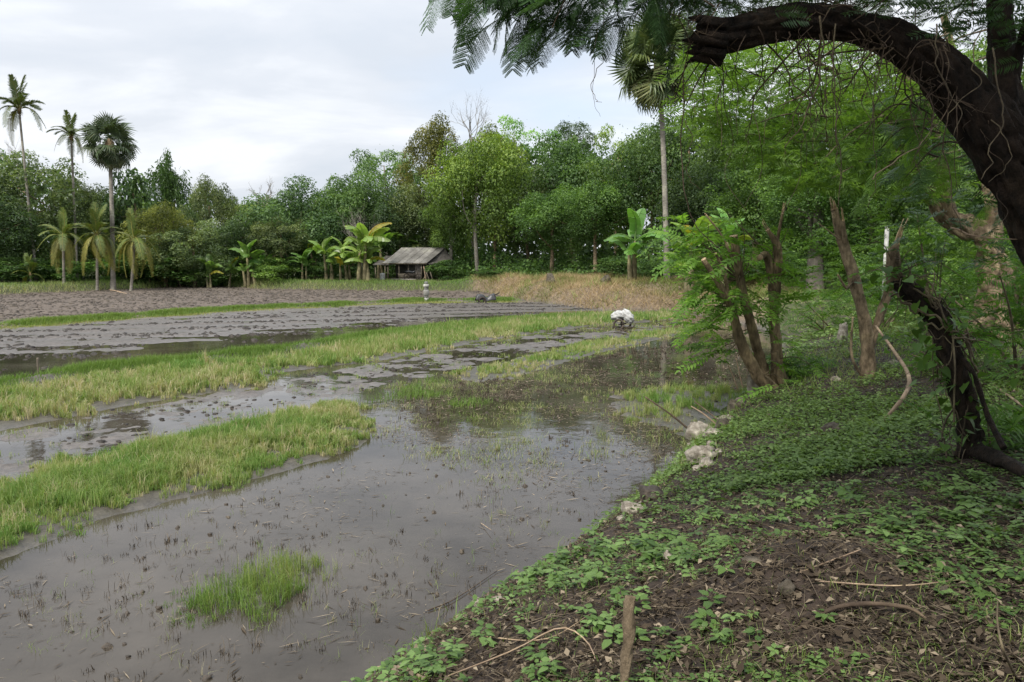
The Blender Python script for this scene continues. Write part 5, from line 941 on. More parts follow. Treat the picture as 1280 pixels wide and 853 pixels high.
def pollard():
    b = gnd(965, 487); Y = b[1]; k = pxm(Y); t = thing('pollarded_tree', 'pollarded tree with four sawn stems and feathery shoots at the water edge', 'tree', b); L = lambda px, py, dy=0: at(px, py, Y + dy) - b
    rng = np.random.default_rng(8)
    cutstem(t, [L(968, 492), L(945, 465, -.1), L(925, 425, -.2), L(912, 380, -.3), L(880, 325, -.5)], [0.175, 0.114, 0.094, 0.074, 0.050], 1, ridge=6, k=22, n=50)
    cutstem(t, [L(960, 490, .1), L(952, 455, .2), L(940, 410, .1), L(925, 350, .1), L(917, 296, 0)], [0.162, 0.101, 0.088, 0.084, 0.074], 2, ridge=6, k=22, n=50)
    cutstem(t, [L(972, 492, .2), L(972, 450, .2), L(968, 400, .3), L(970, 360, .2), L(972, 312, .1), L(960, 288, 0)], [0.168, 0.114, 0.094, 0.088, 0.080, 0.040], 3, splinter=True, ridge=6, k=22, n=50)
    cutstem(t, [L(968, 400, .3), L(965, 350, .2), L(958, 320, .1), L(950, 322, -.1)], [0.082, 0.082, 0.074, 0.057], 4)
    cutstem(t, [L(985, 492, 0), L(975, 470, .1), L(968, 440, .1)], [0.148, 0.115, 0.066], 5, cut=False, name='root_flare')
    cutstem(t, [L(912, 380, -.3), L(905, 340, -.4), L(895, 318, -.5)], [0.041, 0.029, 0.025], 6); cutstem(t, [L(925, 350, .1), L(905, 300, 0), L(882, 268, -.2)], [0.029, 0.021, 0.015], 7, k=7, mat='deadwood')
    cutstem(t, [L(968, 345, .2), L(972, 300, .2), L(978, 268, .2)], [0.041, 0.033, 0.025], 9, splinter=True)
    tw = MB(); spots_ = []
    for (ax, ay, n, sp) in ((912, 335, 36, 50), (880, 350, 36, 46), (970, 340, 18, 36), (925, 385, 34, 34), (885, 405, 24, 40), (955, 375, 18, 34), (975, 300, 10, 34), (965, 450, 14, 34), (990, 465, 12, 30), (900, 305, 24, 50), (868, 310, 22, 40), (860, 370, 16, 30), (905, 430, 12, 24), (838, 318, 18, 30), (845, 290, 14, 36), (838, 350, 12, 26), (940, 285, 10, 40)):
        for i in range(n):
            q_ = ay + rng.normal(0, sp * .45); spots_.append((ax + rng.normal(0, sp * .5), q_, rng.normal(0, .45) + (.45 if q_ < 350 or 400 < q_ < 470 else 0)))
    spots_ = [q_ for q_ in spots_ if q_[0] > 850 + .25 * abs(q_[1] - 300) or rng.random() < .06]
    anchors = [L(912, 380, -.3), L(925, 350, .1), L(968, 400, .3), L(940, 410, .1), L(925, 425, -.2), L(972, 330, .2), L(968, 450, .1), L(955, 470, 0)]
    for i in range(0, len(spots_), 4):
        c = L(*spots_[i]); a = min(anchors, key=lambda q: np.linalg.norm(q - c)); V, Fs = tube(smoothpath([a, (a + c) / 2 + rng.normal(0, .1, 3) + [0, 0, .1], c], 6), [.012, .005], 4, caps=False); tw.add(V, Fs)
    link('shoots', tw.mesh('shoots'), M['vine'], t)
    for i, (x, y, dy) in enumerate(spots_):
        c = L(x, y, dy); out_ = math.atan2(c[1], c[0] - L(935, 380)[0]); s = rng.uniform(.4, .75); v = rng.uniform(.7, 1.5); addleaf(t, PIN[i % 3], c, s, out_ + rng.normal(0, .9), rng.uniform(-.5, .55), rng.normal(0, .3), (1.05 * v, 1.15 * v, .95 * v))
pollard()
def stump_y():
    b = gnd(1085, 472); Y = b[1]; t = thing('pollarded_tree', 'forked bare trunk with splintered pale top and no leaves behind the curved branch', 'tree', b); L = lambda px, py, dy=0: at(px, py, Y + dy) - b
    cutstem(t, [L(1083, 478), L(1085, 440), L(1080, 400), L(1068, 350), L(1052, 300, .1), L(1043, 262, .1)], [0.136, 0.108, 0.100, 0.104, 0.084, 0.056], 21, 'bark', splinter=True, rough=.4, ridge=5, k=22)
    cutstem(t, [L(1086, 440), L(1098, 400, .1), L(1112, 360, .1), L(1115, 325, .1)], [0.080, 0.068, 0.080, 0.060], 22, 'bark', rough=.4, splinter=True, ridge=5, k=22)
    cutstem(t, [L(1060, 320, .1), L(1056, 300, 0), L(1054, 276, -.1)], [0.048, 0.044, 0.024], 23, 'bark', splinter=True); cutstem(t, [L(1066, 350), L(1058, 360, -.2), L(1048, 345, -.3)], [0.032, 0.024, 0.016], 24, 'bark'); cutstem(t, [L(1050, 300), L(1040, 292, -.1), L(1024, 280, -.2)], [0.016, 0.010, 0.006], 25, 'deadwood', k=6)
    cutstem(t, [L(1080, 476), L(1066, 450, -.1), L(1064, 430, -.1), L(1066, 398, -.1)], [0.024, 0.024, 0.016], 26, 'bark', k=7, name='side_shoot')
    rng = np.random.default_rng(81)
    for x, y in ((1048, 295), (1040, 300), (1070, 365), (1055, 360), (1045, 375), (1030, 240), (1035, 225)): addleaf(t, PIN[0], L(x, y, rng.normal(0, .1)), rng.uniform(.25, .4), rng.uniform(0, 6.28), rng.uniform(-.3, .5), 0, (.8, 1.05, .8))
    c = thing('fallen_branch', 'long pale curved branch propped against the forked bare trunk', 'branch', gnd(1103, 528)); c0 = np.array(c.location); P = [gnd(1103, 528) - c0, at(1130, 495, Y * .72) - c0, at(1136, 470, Y * .78) - c0, at(1118, 440, Y * .86) - c0, at(1095, 408, Y * .95) - c0]
    V, Fs = tube(smoothpath(P, 24), [.02, .028, .026, .018], 8, .3, 5); link('stem', MB().add(V, Fs).mesh('stem', True), M['deadwood'], c)
stump_y()
def viney():
    b = gnd(1215, 572); Y = b[1]; t = thing('leaning_trunk', 'dark bent trunk wrapped in creepers with snapped reddish top at right', 'tree', b); L = lambda px, py, dy=0: at(px, py, Y + dy) - b
    cutstem(t, [L(1215, 580), L(1212, 540), L(1203, 500), L(1192, 450), L(1170, 400, .1), L(1140, 368, .1), L(1118, 350, .2)], [.16, .11, .10, .095, .10, .085, .06], 31, 'bark_dark', n=90, k=28, ridge=6, cut=False, rough=.5, name='trunk')
    cutstem(t, [L(1128, 358, .2), L(1118, 345, .2), L(1117, 318, .2), L(1120, 306, .2)], [.08, .08, .06, .03], 32, 'bark_brown', splinter=True, name='snapped_top')
    cutstem(t, [L(1210, 560), L(1235, 568, -.3), L(1262, 580, -.7), L(1300, 600, -1.2)], [.11, .07, .055, .05], 33, 'bark_dark', cut=False, rough=.5, name='root')
    cutstem(t, [L(1192, 440), L(1215, 465, -.2), L(1235, 520, -.3), L(1255, 560, -.6)], [.03, .022, .03], 34, 'bark_dark', cut=False, name='root', k=7)
    rng = np.random.default_rng(33); path = smoothpath([L(1215, 580), L(1203, 500), L(1192, 450), L(1170, 400, .1), L(1140, 368, .1), L(1120, 340, .2)], 60); mb = MB()
    for i in range(26):
        u = np.sort(rng.uniform(0, 59, 2)); n = 12; ii = np.linspace(u[0], u[1], n).astype(int); a = rng.uniform(0, 6.28) + np.linspace(0, rng.uniform(-5, 5), n); r = rng.uniform(.13, .24); P = path[ii] + np.stack([np.cos(a) * r, np.sin(a) * r, rng.normal(0, .03, n)], 1); V, Fs = tube(smoothpath(P, 24), rng.uniform(.004, .011), 4, caps=False); mb.add(V, Fs)
    for i in range(30):
        p = path[rng.integers(60)]; d = nrm(np.array([rng.normal(0, 1), rng.normal(0, .5), rng.normal(.1, .6)])); l = rng.uniform(.2, .7); V, Fs = tube(smoothpath([p, p + d * l * .5 + [0, 0, .1], p + d * l - [0, 0, .1]], 8), [.007, .002], 4, caps=False); mb.add(V, Fs)
    link('creeper_stems', mb.mesh('creeper_stems'), M['vine'], t); V0 = []
    me = heart_leaf()
    for i in range(230):
        p = path[rng.integers(60)] + rng.normal(0, 1, 3) * [.2, .17, .13]; v = rng.uniform(.5, 1.3); addleaf(t, me, p, rng.uniform(.05, .105), rng.uniform(0, 6.28), rng.uniform(-.2, 1.2), rng.normal(0, .4), (.95 * v, 1.05 * v, .9 * v))
    for i in range(14): addleaf(t, PIN[i % 3], path[rng.integers(60)] + rng.normal(0, 1, 3) * [.3, .2, .2], rng.uniform(.2, .4), rng.uniform(0, 6.28), rng.uniform(-.4, .5), 0, (.7, .9, .7))
def heart_leaf():
    pts = [(0, 0), (-.22, .38), (.05, .56), (.45, .46), (.8, .2), (1.1, 0), (.8, -.2), (.45, -.46), (.05, -.56), (-.22, -.38)]; V = np.array([(x, y, .12 * abs(y) - .18 * x * x) for x, y in pts] + [(.4, 0, -.06)])
    T = np.array([(10, (i + 1) % 10, i) for i in range(10)]); me = MB().add(V, [T], .45).mesh('leaf', True); me.materials.append(M['herb']); return me
viney()
def knobbly():
    Y = 14.5; b = at(1228, 402, Y); b[2] = gz(b[0], Y); t = thing('feathery_tree', 'knobbly pale trunk whose limbs carry a canopy of bright feathery leaves', 'tree', b); L = lambda px, py, dy=0: at(px, py, Y + dy) - b
    cutstem(t, [L(1238, 420), L(1238, 385), L(1245, 345), L(1237, 310), L(1222, 290), L(1195, 280, .1), L(1170, 255, .2), L(1140, 205, .2), L(1105, 150, .2), L(1060, 100, .0), L(1000, 70, -.3)], [.36, .27, .24, .22, .19, .18, .16, .12, .09, .06, .03], 41, 'bark', n=120, cut=False, rough=.75, k=30, ridge=6, name='trunk')
    cutstem(t, [L(1238, 315), L(1242, 280), L(1238, 240), L(1225, 180, .5), L(1200, 100, .8), L(1180, 20, 1)], [.17, .14, .12, .10, .08, .06], 42, 'bark', n=40, cut=False, rough=.4, ridge=5, k=22, name='limb')
    cutstem(t, [L(1190, 275, .1), L(1180, 235), L(1175, 190, -.2), L(1150, 120, -.4), L(1090, 60, -.6), L(1020, 30, -.8)], [.12, .10, .08, .06, .04, .02], 43, 'bark', n=30, cut=False, name='limb')
    cutstem(t, [L(1150, 225, .2), L(1125, 225, 0), L(1100, 215, -.3), L(1060, 190, -.6)], [.06, .05, .04, .02], 44, 'bark', cut=False, name='limb')
    rng = np.random.default_rng(55); mb = MB(); ends = []
    for i in range(46):
        px = rng.uniform(890, 1180); py = 60 + (rng.random() ** .8) * np.interp(px, [890, 1000, 1180], [120, 170, 190]); dy = rng.uniform(-2.5, 2.0); c = L(px, py, dy); a = L(px + 70 + rng.uniform(0, 60), py - 40 + rng.uniform(-30, 30), dy * .6); P = smoothpath([a, (a + c) / 2 + [0, 0, .12], c], 10); V, Fs = tube(P, [.022, .006], 5, caps=False); mb.add(V, Fs)
        for u in (3, 4, 5, 6, 7, 8, 9, 9): ends.append((P[u] + rng.normal(0, .12, 3), math.atan2(c[1] - a[1], c[0] - a[0])))
    link('branches', mb.mesh('branches'), M['vine'], t); FM = []
    for V, Fs, tt in FLP: me = MB().add(V, Fs, tt).mesh('leaf'); me.materials.append(M['feather']); FM.append(me)
    order = rng.permutation(len(ends))
    for i in order[:300]:
        p, yaw = ends[i]; v = rng.uniform(.7, 1.3); addleaf(t, FM[i % 3], p, rng.uniform(.38, .62), yaw + rng.normal(0, 1.1), rng.uniform(-.2, .7), rng.normal(0, .3), (v, 1.05 * v, v))
    mb = MB()
    for q in range(3):
        n = 430; px = rng.uniform(862, 1200, n); py = 50 + rng.random(n) * np.interp(px, [870, 1000, 1200], [110, 190, 200]); dy = rng.uniform(-2.5, 3, n); pos = np.array([L(a, c, d) for a, c, d in zip(px, py, dy)]); V0, Fs, tt = FLP[q]
        Mx = rotz_m(rng.uniform(0, 6.28, n), rng.uniform(.38, .6, n), rng.normal(0, .45, n)); V, F2 = inst(V0, Fs, pos, Mx); mb.add(V, F2, np.tile(tt, n))
    tag(link('foliage', mb.mesh('foliage'), M['feather'], t), kind='stuff')
knobbly()
def arching():
    Y = 5.6; b = gnd(1400, 660); b = np.array([b[0], b[1], b[2]]); Y = 5.4; t = thing('arching_tree', 'huge dark old tree arching from the right edge with a snapped hollow limb', 'tree', b); L = lambda px, py, dy=0: at(px, py, Y + dy) - b
    cutstem(t, [L(1420, 700), L(1400, 560), L(1372, 440), L(1335, 340), L(1288, 245), L(1236, 165), L(1180, 95, .1), L(1120, 52, .1), L(1050, 28, .1), L(980, 27, 0), L(920, 40, -.1), L(880, 49, -.2)], [.40, .30, .25, .215, .205, .20, .165, .13, .118, .11, .108, .108], 51, 'bark_dark', n=230, cut=False, rough=.36, k=56, ridge=11, name='trunk')
    rng = np.random.default_rng(4); mb = MB()
    for i in range(22):
        a = rng.uniform(0, 6.28); r = .115 * math.sqrt(rng.random()) if i > 12 else .118; c = L(884, 49, -.2) + np.array([0, math.sin(a) * r, math.cos(a) * r]); l = rng.uniform(.03, .14); V, Fs = tube([c + [.1, 0, -.02], c - [l * .5, 0, -.005], c - [l, rng.normal(0, .01), rng.normal(.0, .012)]], [.034, .026, .004], 5); mb.add(V, Fs)
    link('splintered_end', mb.mesh('splintered_end'), M['bark_dark'], t)
    cutstem(t, [L(1285, 230, .2), L(1268, 150, .2), L(1255, 90, .3), L(1250, 0, .4), L(1240, -120, .6), L(1200, -300, .8)], [.13, .095, .09, .08, .07, .05], 52, 'bark_dark', n=60, k=24, ridge=7, cut=False, rough=.35, name='upright_limb')
    cutstem(t, [L(1262, 120, .3), L(1275, 60, .2), L(1290, 10, 0), L(1330, -100, 0)], [.05, .03, .03, .02], 53, 'bark_dark', n=20, cut=False, name='limb')
    # overhead limb feeding the hanging sprays
    cutstem(t, [L(1240, -100, .6), L(1100, -150, .2), L(950, -140, -.1), L(800, -90, -.3), L(660, -70, -.4)], [.09, .07, .055, .04, .015], 54, 'bark_dark', n=40, cut=False, name='limb')
    # twig tangle round the broken end
    mb = MB()
    def tw(p, d, l, r, g):
        e = p + d * l + rng.normal(0, .1, 3) * l; P = smoothpath([p, (p + e) / 2 + rng.normal(0, .12, 3) * l, e], 7); V, Fs = tube(P, [r, r * .55], 4, caps=False); mb.add(V, Fs)
        if g: 
            for _ in range(int(rng.integers(1, 4))): tw(P[rng.integers(2, 7)], nrm(d + rng.normal(0, .75, 3)), l * rng.uniform(.5, .8), r * .6, g - 1)
    for i in range(20): px = rng.uniform(885, 1150); tw(L(px, np.interp(px, [880, 980, 1100], [60, 42, 60]), rng.uniform(-.1, .15)), nrm(np.array([rng.normal(-.5, .6), rng.normal(0, .4), rng.normal(-.6, .5)])), rng.uniform(.2, .5), .007, 3)
    for i in range(24): px = rng.uniform(820, 1230); tw(L(px, rng.uniform(-40, 20), rng.uniform(-.3, .3)), nrm(np.array([rng.normal(-.3, .8), rng.normal(0, .4), rng.normal(-.1, .7)])), rng.uniform(.15, .4), .006, 3)
    link('twigs', mb.mesh('twigs'), M['twig'], t)
    # sprays against the sky
    lf = []; tips = MB()
    def spray(px0, py0, px1, py1, dy, n, s, sag=25):
        a = L(px0, py0, dy); c = L(px1, py1, dy); P = smoothpath([a, L((px0 + px1) / 2, (py0 + py1) / 2 - sag, dy), c], 14); V, Fs = tube(P, [.009, .003], 4, caps=False); tips.add(V, Fs)
        for j in range(n): u = 2 + (j + rng.random()) * 11.9 / n; lf.append((P[min(13, int(u))] + rng.normal(0, .05, 3), math.atan2(c[1] - a[1], c[0] - a[0]), s))
    for a in [(680, -80, 555, -10, 0, 9, .30), (700, -70, 600, 5, -.2, 10, .32), (700, -60, 640, 20, .2, 10, .32), (740, -70, 670, 10, 0, 10, .32), (760, -60, 690, 35, -.3, 10, .34), (800, -70, 700, 20, .3, 9, .3), (790, -50, 720, 30, 0, 10, .32), (830, -60, 760, 20, -.2, 10, .3), (860, -60, 790, 30, .2, 10, .3), (890, -60, 830, 30, 0, 10, .3), (930, -60, 860, 20, .2, 9, .28), (720, -80, 640, -10, .4, 10, .3), (800, -80, 740, 0, .4, 10, .3), (860, -80, 810, 0, -.4, 10, .3), (640, -90, 580, -20, .3, 8, .28), (920, -80, 870, -5, .3, 9, .28), (690, -70, 620, -5, .1, 11, .32), (720, -70, 655, 5, -.1, 11, .32), (700, -80, 630, 15, .3, 10, .3), (750, -80, 680, 0, .2, 10, .3), (770, -80, 715, 10, -.2, 10, .3), (840, -80, 780, 10, .5, 10, .3), (880, -80, 830, 0, .5, 10, .3), (660, -70, 590, 5, .2, 9, .3)]: spray(*a)
    nsky = len(lf)
    for i in range(26): px = rng.uniform(900, 1240); py = rng.uniform(-70, -5); spray(px + 60, py - 30, px - 30, py + rng.uniform(10, 40), rng.uniform(.2, 1.3), 4, .26)
    for i in range(9): px = rng.uniform(1100, 1280); py = rng.uniform(110, 260); spray(px + 50, py - 20, px - 40, py + 15, rng.uniform(.5, 1.2), 4, .26)
    tag(link('sprigs', tips.mesh('sprigs'), M['twig'], t), kind='stuff')
    for i, (p, yaw, s) in enumerate(lf):
        v = rng.uniform(.75, 1.3); col = (v, v, v) if i < nsky else (1.3 * v, 1.35 * v, 1.0 * v)
        addleaf(t, BIP[i % 3] if i < nsky or i % 2 else BIPL[0], p, s * rng.uniform(.85, 1.15), yaw + rng.normal(0, 1.0), rng.uniform(.15, 1.25), rng.normal(0, .4), col)
    # crown overhead, out of the picture, that shades the bank
    mb = MB()
    for q in range(3):
        n = 1500; px = rng.uniform(.2, 11, n); py = rng.uniform(-3, 8.5, n); pz = rng.uniform(0, 2.0, n) + 6.4 + .30 * np.maximum(py - 4, 0) ; k = (fbm(px * .5, py * .5, 66, 3) > .42) & (pz > 3.4 + py * .42 + .6); pos = np.stack([px, py, pz], 1)[k] - b; V0, Fs, tt = FLP[q]
        V, F2 = inst(V0, Fs, pos, rotz_m(rng.uniform(0, 6.28, len(pos)), rng.uniform(.5, .8, len(pos)), rng.normal(0, .5, len(pos)))); mb.add(V, F2, np.tile(tt, len(pos)))
    tag(link('foliage', mb.mesh('foliage'), M['bipinnate'], t), kind='stuff')
arching()
def vines():
    rng = np.random.default_rng(12); Y = 5.2
    def vine(label, pts, r=.006, mat='vine', dy=0, rg=.02):
        P = smoothpath([at(x, y, Y + dy + (z[0] if z else 0)) for x, y, *z in pts], 40); P += np.c_[np.interp(np.arange(40), np.arange(0, 40, 3), rng.normal(0, rg, 14)), np.zeros(40), np.zeros(40)] * .6; c = P[0].copy(); V, Fs = tube(P - c, [r * .75, r * .6, r * .35], 5, .3, 3); o = link('hanging_vine', MB().add(V, Fs).mesh('hanging_vine', True), M[mat]); o.location = c; tag(o, label, 'vine', 'vines hanging from the arching trunk')
    vine('lone thin vine curling against the sky left of the tall fan palm', [(752, -20), (752, 60), (748, 88), (740, 112), (745, 125), (752, 128)], .0035)
    vine('faint thread vine reaching down to the treetops beside the lone curl', [(750, -20), (742, 70), (743, 125), (752, 146)], .0025)
    vine('dark vine looping down from the broken end to the pollarded tree', [(862, 50), (852, 160), (858, 240), (866, 275), (885, 300), (905, 325)], .006, 'twig', .2)
    vine('second dark vine swinging out in a wide bow left of the pollard', [(855, 150), (866, 180), (858, 215), (872, 238)], .004, 'twig', .2)
    vine('thick knotted vine hanging from mid limb straight down', [(1022, 20), (1025, 60), (1022, 110), (1005, 150), (985, 185)], .009)
    vine('long pale vine dropping from the limb to the splintered stump top', [(1045, 30), (1040, 90), (1046, 150), (1050, 200), (1046, 260)], .007)
    vine('thin vine twisting beside the long pale one', [(1035, 40), (1050, 120), (1044, 170), (1052, 230)], .005, 'twig')
    vine('short dark vine hanging left of the thick knotted one', [(988, 40), (992, 70), (985, 90)], .006, 'twig')
    vine('dark cord vine falling in front of the knobbly tree', [(1175, 60), (1183, 120), (1180, 180), (1190, 240), (1202, 290)], .006, 'twig')
    vine('slack pale vine strung from the feathery tree up to the trunk fork', [(1085, 225), (1130, 195), (1165, 165), (1195, 115)], .005, 'deadwood')
    vine('bundle vine draped over the shoulder of the arching trunk', [(1170, 30), (1172, 70), (1185, 110), (1200, 140), (1190, 170)], .006, 'vine', -.35)
    vine('looping pale vine on the face of the arching trunk', [(1225, 40), (1215, 80), (1228, 105), (1200, 125), (1185, 150)], .005, 'vine', -.42)
    vine('green creeper stem hanging down the front of the arching trunk', [(1240, 60), (1245, 110), (1255, 150), (1240, 190), (1232, 225)], .007, 'vine', -.42)
    vine('fine vine curving back across the lower arching trunk', [(1240, 150), (1262, 185), (1255, 210), (1235, 228)], .004, 'vine', -.42)
    vine('straight pale vine stretched from the knobbly trunk to the right edge', [(1190, 285), (1230, 297), (1290, 300)], .007, 'deadwood', .2)
    vine('dark thin vine from limb past the right side of the pollard', [(1105, 60), (1090, 140), (1095, 210), (1085, 260)], .004, 'twig')
    vine('hooked vine hanging below the middle of the arching limb', [(1000, 45), (1003, 95), (1010, 130), (998, 160)], .004, 'twig', .1)
vines()
print('near', time.time() - T0)
def shore_fringe():
    line = FP([(500, 850), (545, 805), (600, 762), (650, 737), (700, 702), (780, 647), (850, 582), (885, 547), (915, 512), (940, 490)]); rng = np.random.default_rng(606)
    x = []; y = []
    L = np.array(line); sg = np.linalg.norm(np.diff(L, axis=0), axis=1); C = np.concatenate([[0], np.cumsum(sg)]); n = 5200; t = rng.uniform(0, C[-1], n); x = np.interp(t, C, L[:, 0]) + rng.normal(.05, .16, n); y = np.interp(t, C, L[:, 1]) + rng.normal(0, .16, n)
    k = rng.random(n) < np.clip((vnoise(t * 1.1, t * 0, 3) - .45) * 3, .03, 1); x, y = x[k], y[k]; m = len(x)
    V = blades(rng, x, y, rng.uniform(.06, .30, m), rng.uniform(.004, .009, m), rng.uniform(.3, 1.1, m), rng.uniform(.0, .7, m))
    grass_obj('grass', 'ragged grass blades fringing the earth bank at the water edge', [V], M['lushgrass'])
    n = 34000; y = 2.4 * (18 / 2.4) ** rng.random(n); x = rng.uniform(-1, 1, n) * y * .7; s = sdist(PADDY, x, y); k = (s > .05) & (rng.random(n) < np.clip((fbm(x * 1.7, y * 1.7, 88, 3) - .45) * 5, .02, 1)); x, y = x[k], y[k]; m = len(x)
    V = blades(rng, x, y, .02 + .11 * rng.random(m) ** 2, rng.uniform(.003, .006, m), rng.uniform(.5, 1.6, m), rng.uniform(.0, 1.0, m))
    grass_obj('grass', 'thin grass sprouting through the litter of the bank', [V], M['lushgrass'])
shore_fringe()

def feather_bushes():
    for i, (lab, px, py, Y, W_, H_, n, col) in enumerate([('feathery bush before the foot of the white post', 1105, 372, 22, 3.0, 1.9, 150, (.9, 1.1, .8)), ('feathery sapling clump left of the knobbly pale trunk', 1165, 385, 18, 2.6, 3.0, 190, (1.1, 1.2, .85)), ('feathery bush in front of the knobbly pale trunk', 1185, 425, 13, 1.1, .6, 50, (.8, 1.0, .75)),
              ('feathery bush filling the gap under the arching trunk', 1278, 430, 11.5, 2.2, 2.2, 200, (.85, 1.05, .75)), ('feathery bush in the gap between knobbly trunk and arching trunk', 1275, 300, 18, 1.8, 3.6, 120, (1.0, 1.15, .8)), ('feathery weeds at the right edge below the leaning trunk', 1290, 560, 7.5, .8, .45, 34, (.8, 1.0, .7)), ('feathery shoots right of the pollarded tree foot', 1005, 468, 15.5, 1.0, .5, 34, (.9, 1.15, .8)), ('feathery bush left of the forked bare trunk', 1035, 398, 24, 2.6, 1.3, 100, (.9, 1.1, .75)), ('feathery thicket deep behind the forked bare trunk', 1070, 350, 30, 5.5, 3.4, 260, (.9, 1.05, .75))]):
        rng = np.random.default_rng(7000 + i); b = at(px, py, Y); b[2] = gz(b[0], Y); t = thing('feathery_bush', lab, 'bush', b, 0, 'feathery bushes under the trees'); mb = MB(); st = MB()
        V0, Fs, tt = FLP[i % 3]; P = np.stack([rng.normal(0, W_ * .28, n), rng.normal(0, W_ * .25, n), H_ * (.12 + .85 * rng.random(n))], 1); P[:, :2] *= (1.15 - .6 * (P[:, 2:3] / H_) ** 2)
        V, F2 = inst(V0, Fs, P, rotz_m(rng.uniform(0, 6.28, n), rng.uniform(.32, .6, n), rng.normal(0, .4, n))); mb.add(V, F2, np.clip(np.tile(tt, n) + np.repeat(rng.uniform(-.3, .3, n), len(V0)), 0, 1))
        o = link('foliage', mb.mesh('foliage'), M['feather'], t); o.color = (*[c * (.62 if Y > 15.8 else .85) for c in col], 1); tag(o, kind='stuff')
        for j in range(6): q = P[rng.integers(n)]; V, Fs = tube(smoothpath([np.array([rng.normal(0, .1), rng.normal(0, .1), -.1]), q * [.5, .5, .6], q], 7), [.03, .008], 5, caps=False); link('stem', MB().add(V, Fs).mesh('stem', True), M['vine'], t)
feather_bushes()
def tendrils():
    t = bpy.data.objects['arching_tree']; b = np.array(t.location); rng = np.random.default_rng(88); mb = MB()
    for i in range(60):
        px = rng.uniform(890, 1260); py = np.interp(px, [890, 1000, 1100, 1180, 1260], [45, 35, 45, 95, 170]) + rng.uniform(-10, 20); l = rng.uniform(20, 150) * (1 if rng.random() < .8 else 1.7); dr = rng.normal(0, 18)
        P = smoothpath([at(px + dr * u + rng.normal(0, 7), py + l * u, 5.4 + rng.uniform(-.35, .1)) - b for u in np.linspace(0, 1, 6)], 26); V, Fs = tube(P, [.0035, .0015], 4, caps=False); mb.add(V, Fs)
    tag(link('tendrils', mb.mesh('tendrils'), M['twig'], t), kind='stuff')
tendrils()

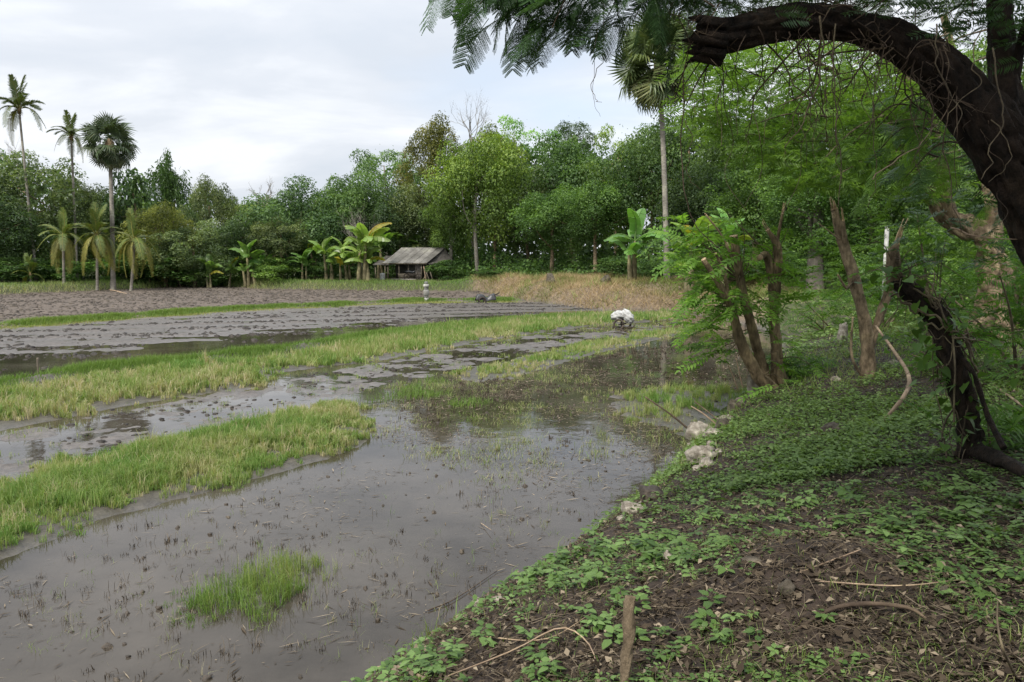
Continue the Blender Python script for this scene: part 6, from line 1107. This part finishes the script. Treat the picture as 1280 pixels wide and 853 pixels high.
def stubble():
    rng = np.random.default_rng(909); out = []; x, y, d = sample_poly(rng, WATERZONE, 9500, .1); k = infront(x, y) & (sdist(PADDY, x, y) < -.2) & (rng.random(len(x)) < np.clip((fbm(x * .7, y * .7, 52, 3) - .40) * 5, .05, .9)); x, y = x[k], y[k]
    for nn, h, w, t0, dr in ((9, .045, .006, .12, .022), (5, .09, .004, .55, .03)):
        q = rng.random(len(x)) < (.75 if nn == 9 else .45); X = np.repeat(x[q], nn); Y = np.repeat(y[q], nn); n = len(X); sz = np.repeat(rng.uniform(.5, 1.5, q.sum()), nn); X = X + rng.normal(0, dr, n) * sz; Y = Y + rng.normal(0, dr, n) * sz
        out.append(blades(rng, X, Y, h * sz * rng.uniform(.4, 1.3, n), w * np.clip(Y / 9, .8, 2.5) * sz, rng.uniform(.1, 1.5, n), np.clip(t0 + rng.normal(0, .15, n), 0, 1), np.zeros(n)))
    grass_obj('rice_stubble', 'rotting dark rice stubble poking through the open water', out, M['litter'])
    x, y, d = sample_poly(rng, WEEDS, 1500, .3); k = (sdist(PADDY, x, y) < -.1) & (rng.random(len(x)) < np.clip((fbm(x * .8, y * .8, 55, 3) - .42) * 6, .02, 1)); x, y = x[k], y[k]; X = np.repeat(x, 14); Y = np.repeat(y, 14); n = len(X); X = X + rng.normal(0, .09, n); Y = Y + rng.normal(0, .09, n)
    V = blades(rng, X, Y, rng.uniform(.03, .16, n), .007 * rng.uniform(.5, 1.3, n), rng.uniform(.6, 2.0, n), np.clip(.55 + rng.normal(0, .25, n), 0, 1), np.zeros(n)); grass_obj('matted_weed', 'straggling half drowned weeds matted on the shallow middle water', [V], M['grass'])
    x, y, d = sample_poly(rng, MUDC, 2600, .1); k = infront(x, y) & (rng.random(len(x)) < np.clip((fbm(x * .9, y * .9, 57, 3) - .45) * 5, .03, 1)); X = np.repeat(x[k], 12); Y = np.repeat(y[k], 12); n = len(X); X = X + rng.normal(0, .07, n); Y = Y + rng.normal(0, .07, n)
    V = blades(rng, X, Y, rng.uniform(.03, .15, n), .006 * np.clip(Y / 9, 1, 4) * rng.uniform(.5, 1.3, n), rng.uniform(.4, 1.6, n), np.clip(.35 + rng.normal(0, .25, n), 0, 1), None); grass_obj('grass', 'stray weeds dotting the muddy channel between the grass strips', [V], M['grass'])
stubble()
def overhang():
    """more hanging leaf sprays in front of and above the arching limb"""
    t = bpy.data.objects['arching_tree']; b = np.array(t.location); rng = np.random.default_rng(919); mb = MB(); n = 330
    V0, Fs, tt = FLP[1]; px = rng.uniform(880, 1290, n); top = np.interp(px, [880, 1000, 1150, 1290], [22, -8, 5, 60]); py = top - rng.uniform(0, 60, n) + 26 * (rng.random(n) < .25); Yd = 5.4 + rng.uniform(-.3, 1.4, n); pos = np.array([at(a, c, e) for a, c, e in zip(px, py, Yd)]) - b
    V, F2 = inst(V0, Fs, pos, rotz_m(rng.uniform(0, 6.28, n), rng.uniform(.14, .26, n), rng.normal(0, .7, n))); mb.add(V, F2, np.tile(tt, n))
    n = 160; px = rng.uniform(1130, 1290, n); py = rng.uniform(150, 330, n); pos = np.array([at(a, c, e) for a, c, e in zip(px, py, rng.uniform(6.4, 8.5, n))]) - b; V, F2 = inst(V0, Fs, pos, rotz_m(rng.uniform(0, 6.28, n), rng.uniform(.14, .28, n), rng.normal(0, .6, n))); mb.add(V, F2, np.tile(tt, n))
    tag(link('foliage', mb.mesh('foliage'), M['bipinnate'], t), kind='stuff')
overhang()

def slope_grass():
    rng = np.random.default_rng(929); n = 75000; y = rng.uniform(9, 40, n) ; x = rng.uniform(2, 30, n); s = sdist(PADDY, x, y); k = (s > .3) & (x < y * .72) & (rng.random(n) < np.clip((fbm(x * .5, y * .5, 83, 3) - .36) * 4, .05, 1) * (1 - .8 * blob(x, y, BROWN, 3.2))); x, y = x[k], y[k]; m = len(x)
    V = blades(rng, x, y, .30 * rng.uniform(.3, 1.2, m) * (.4 + fbm(x, y, 84, 2)), .009 * np.clip(y / 9, 1, 4), rng.uniform(.4, 1.2, m), np.clip(.35 + rng.normal(0, .25, m), 0, 1), None, False)
    grass_obj('grass', 'light green grass on the rising slope among the pollarded trees', [V], M['grass'])
slope_grass()
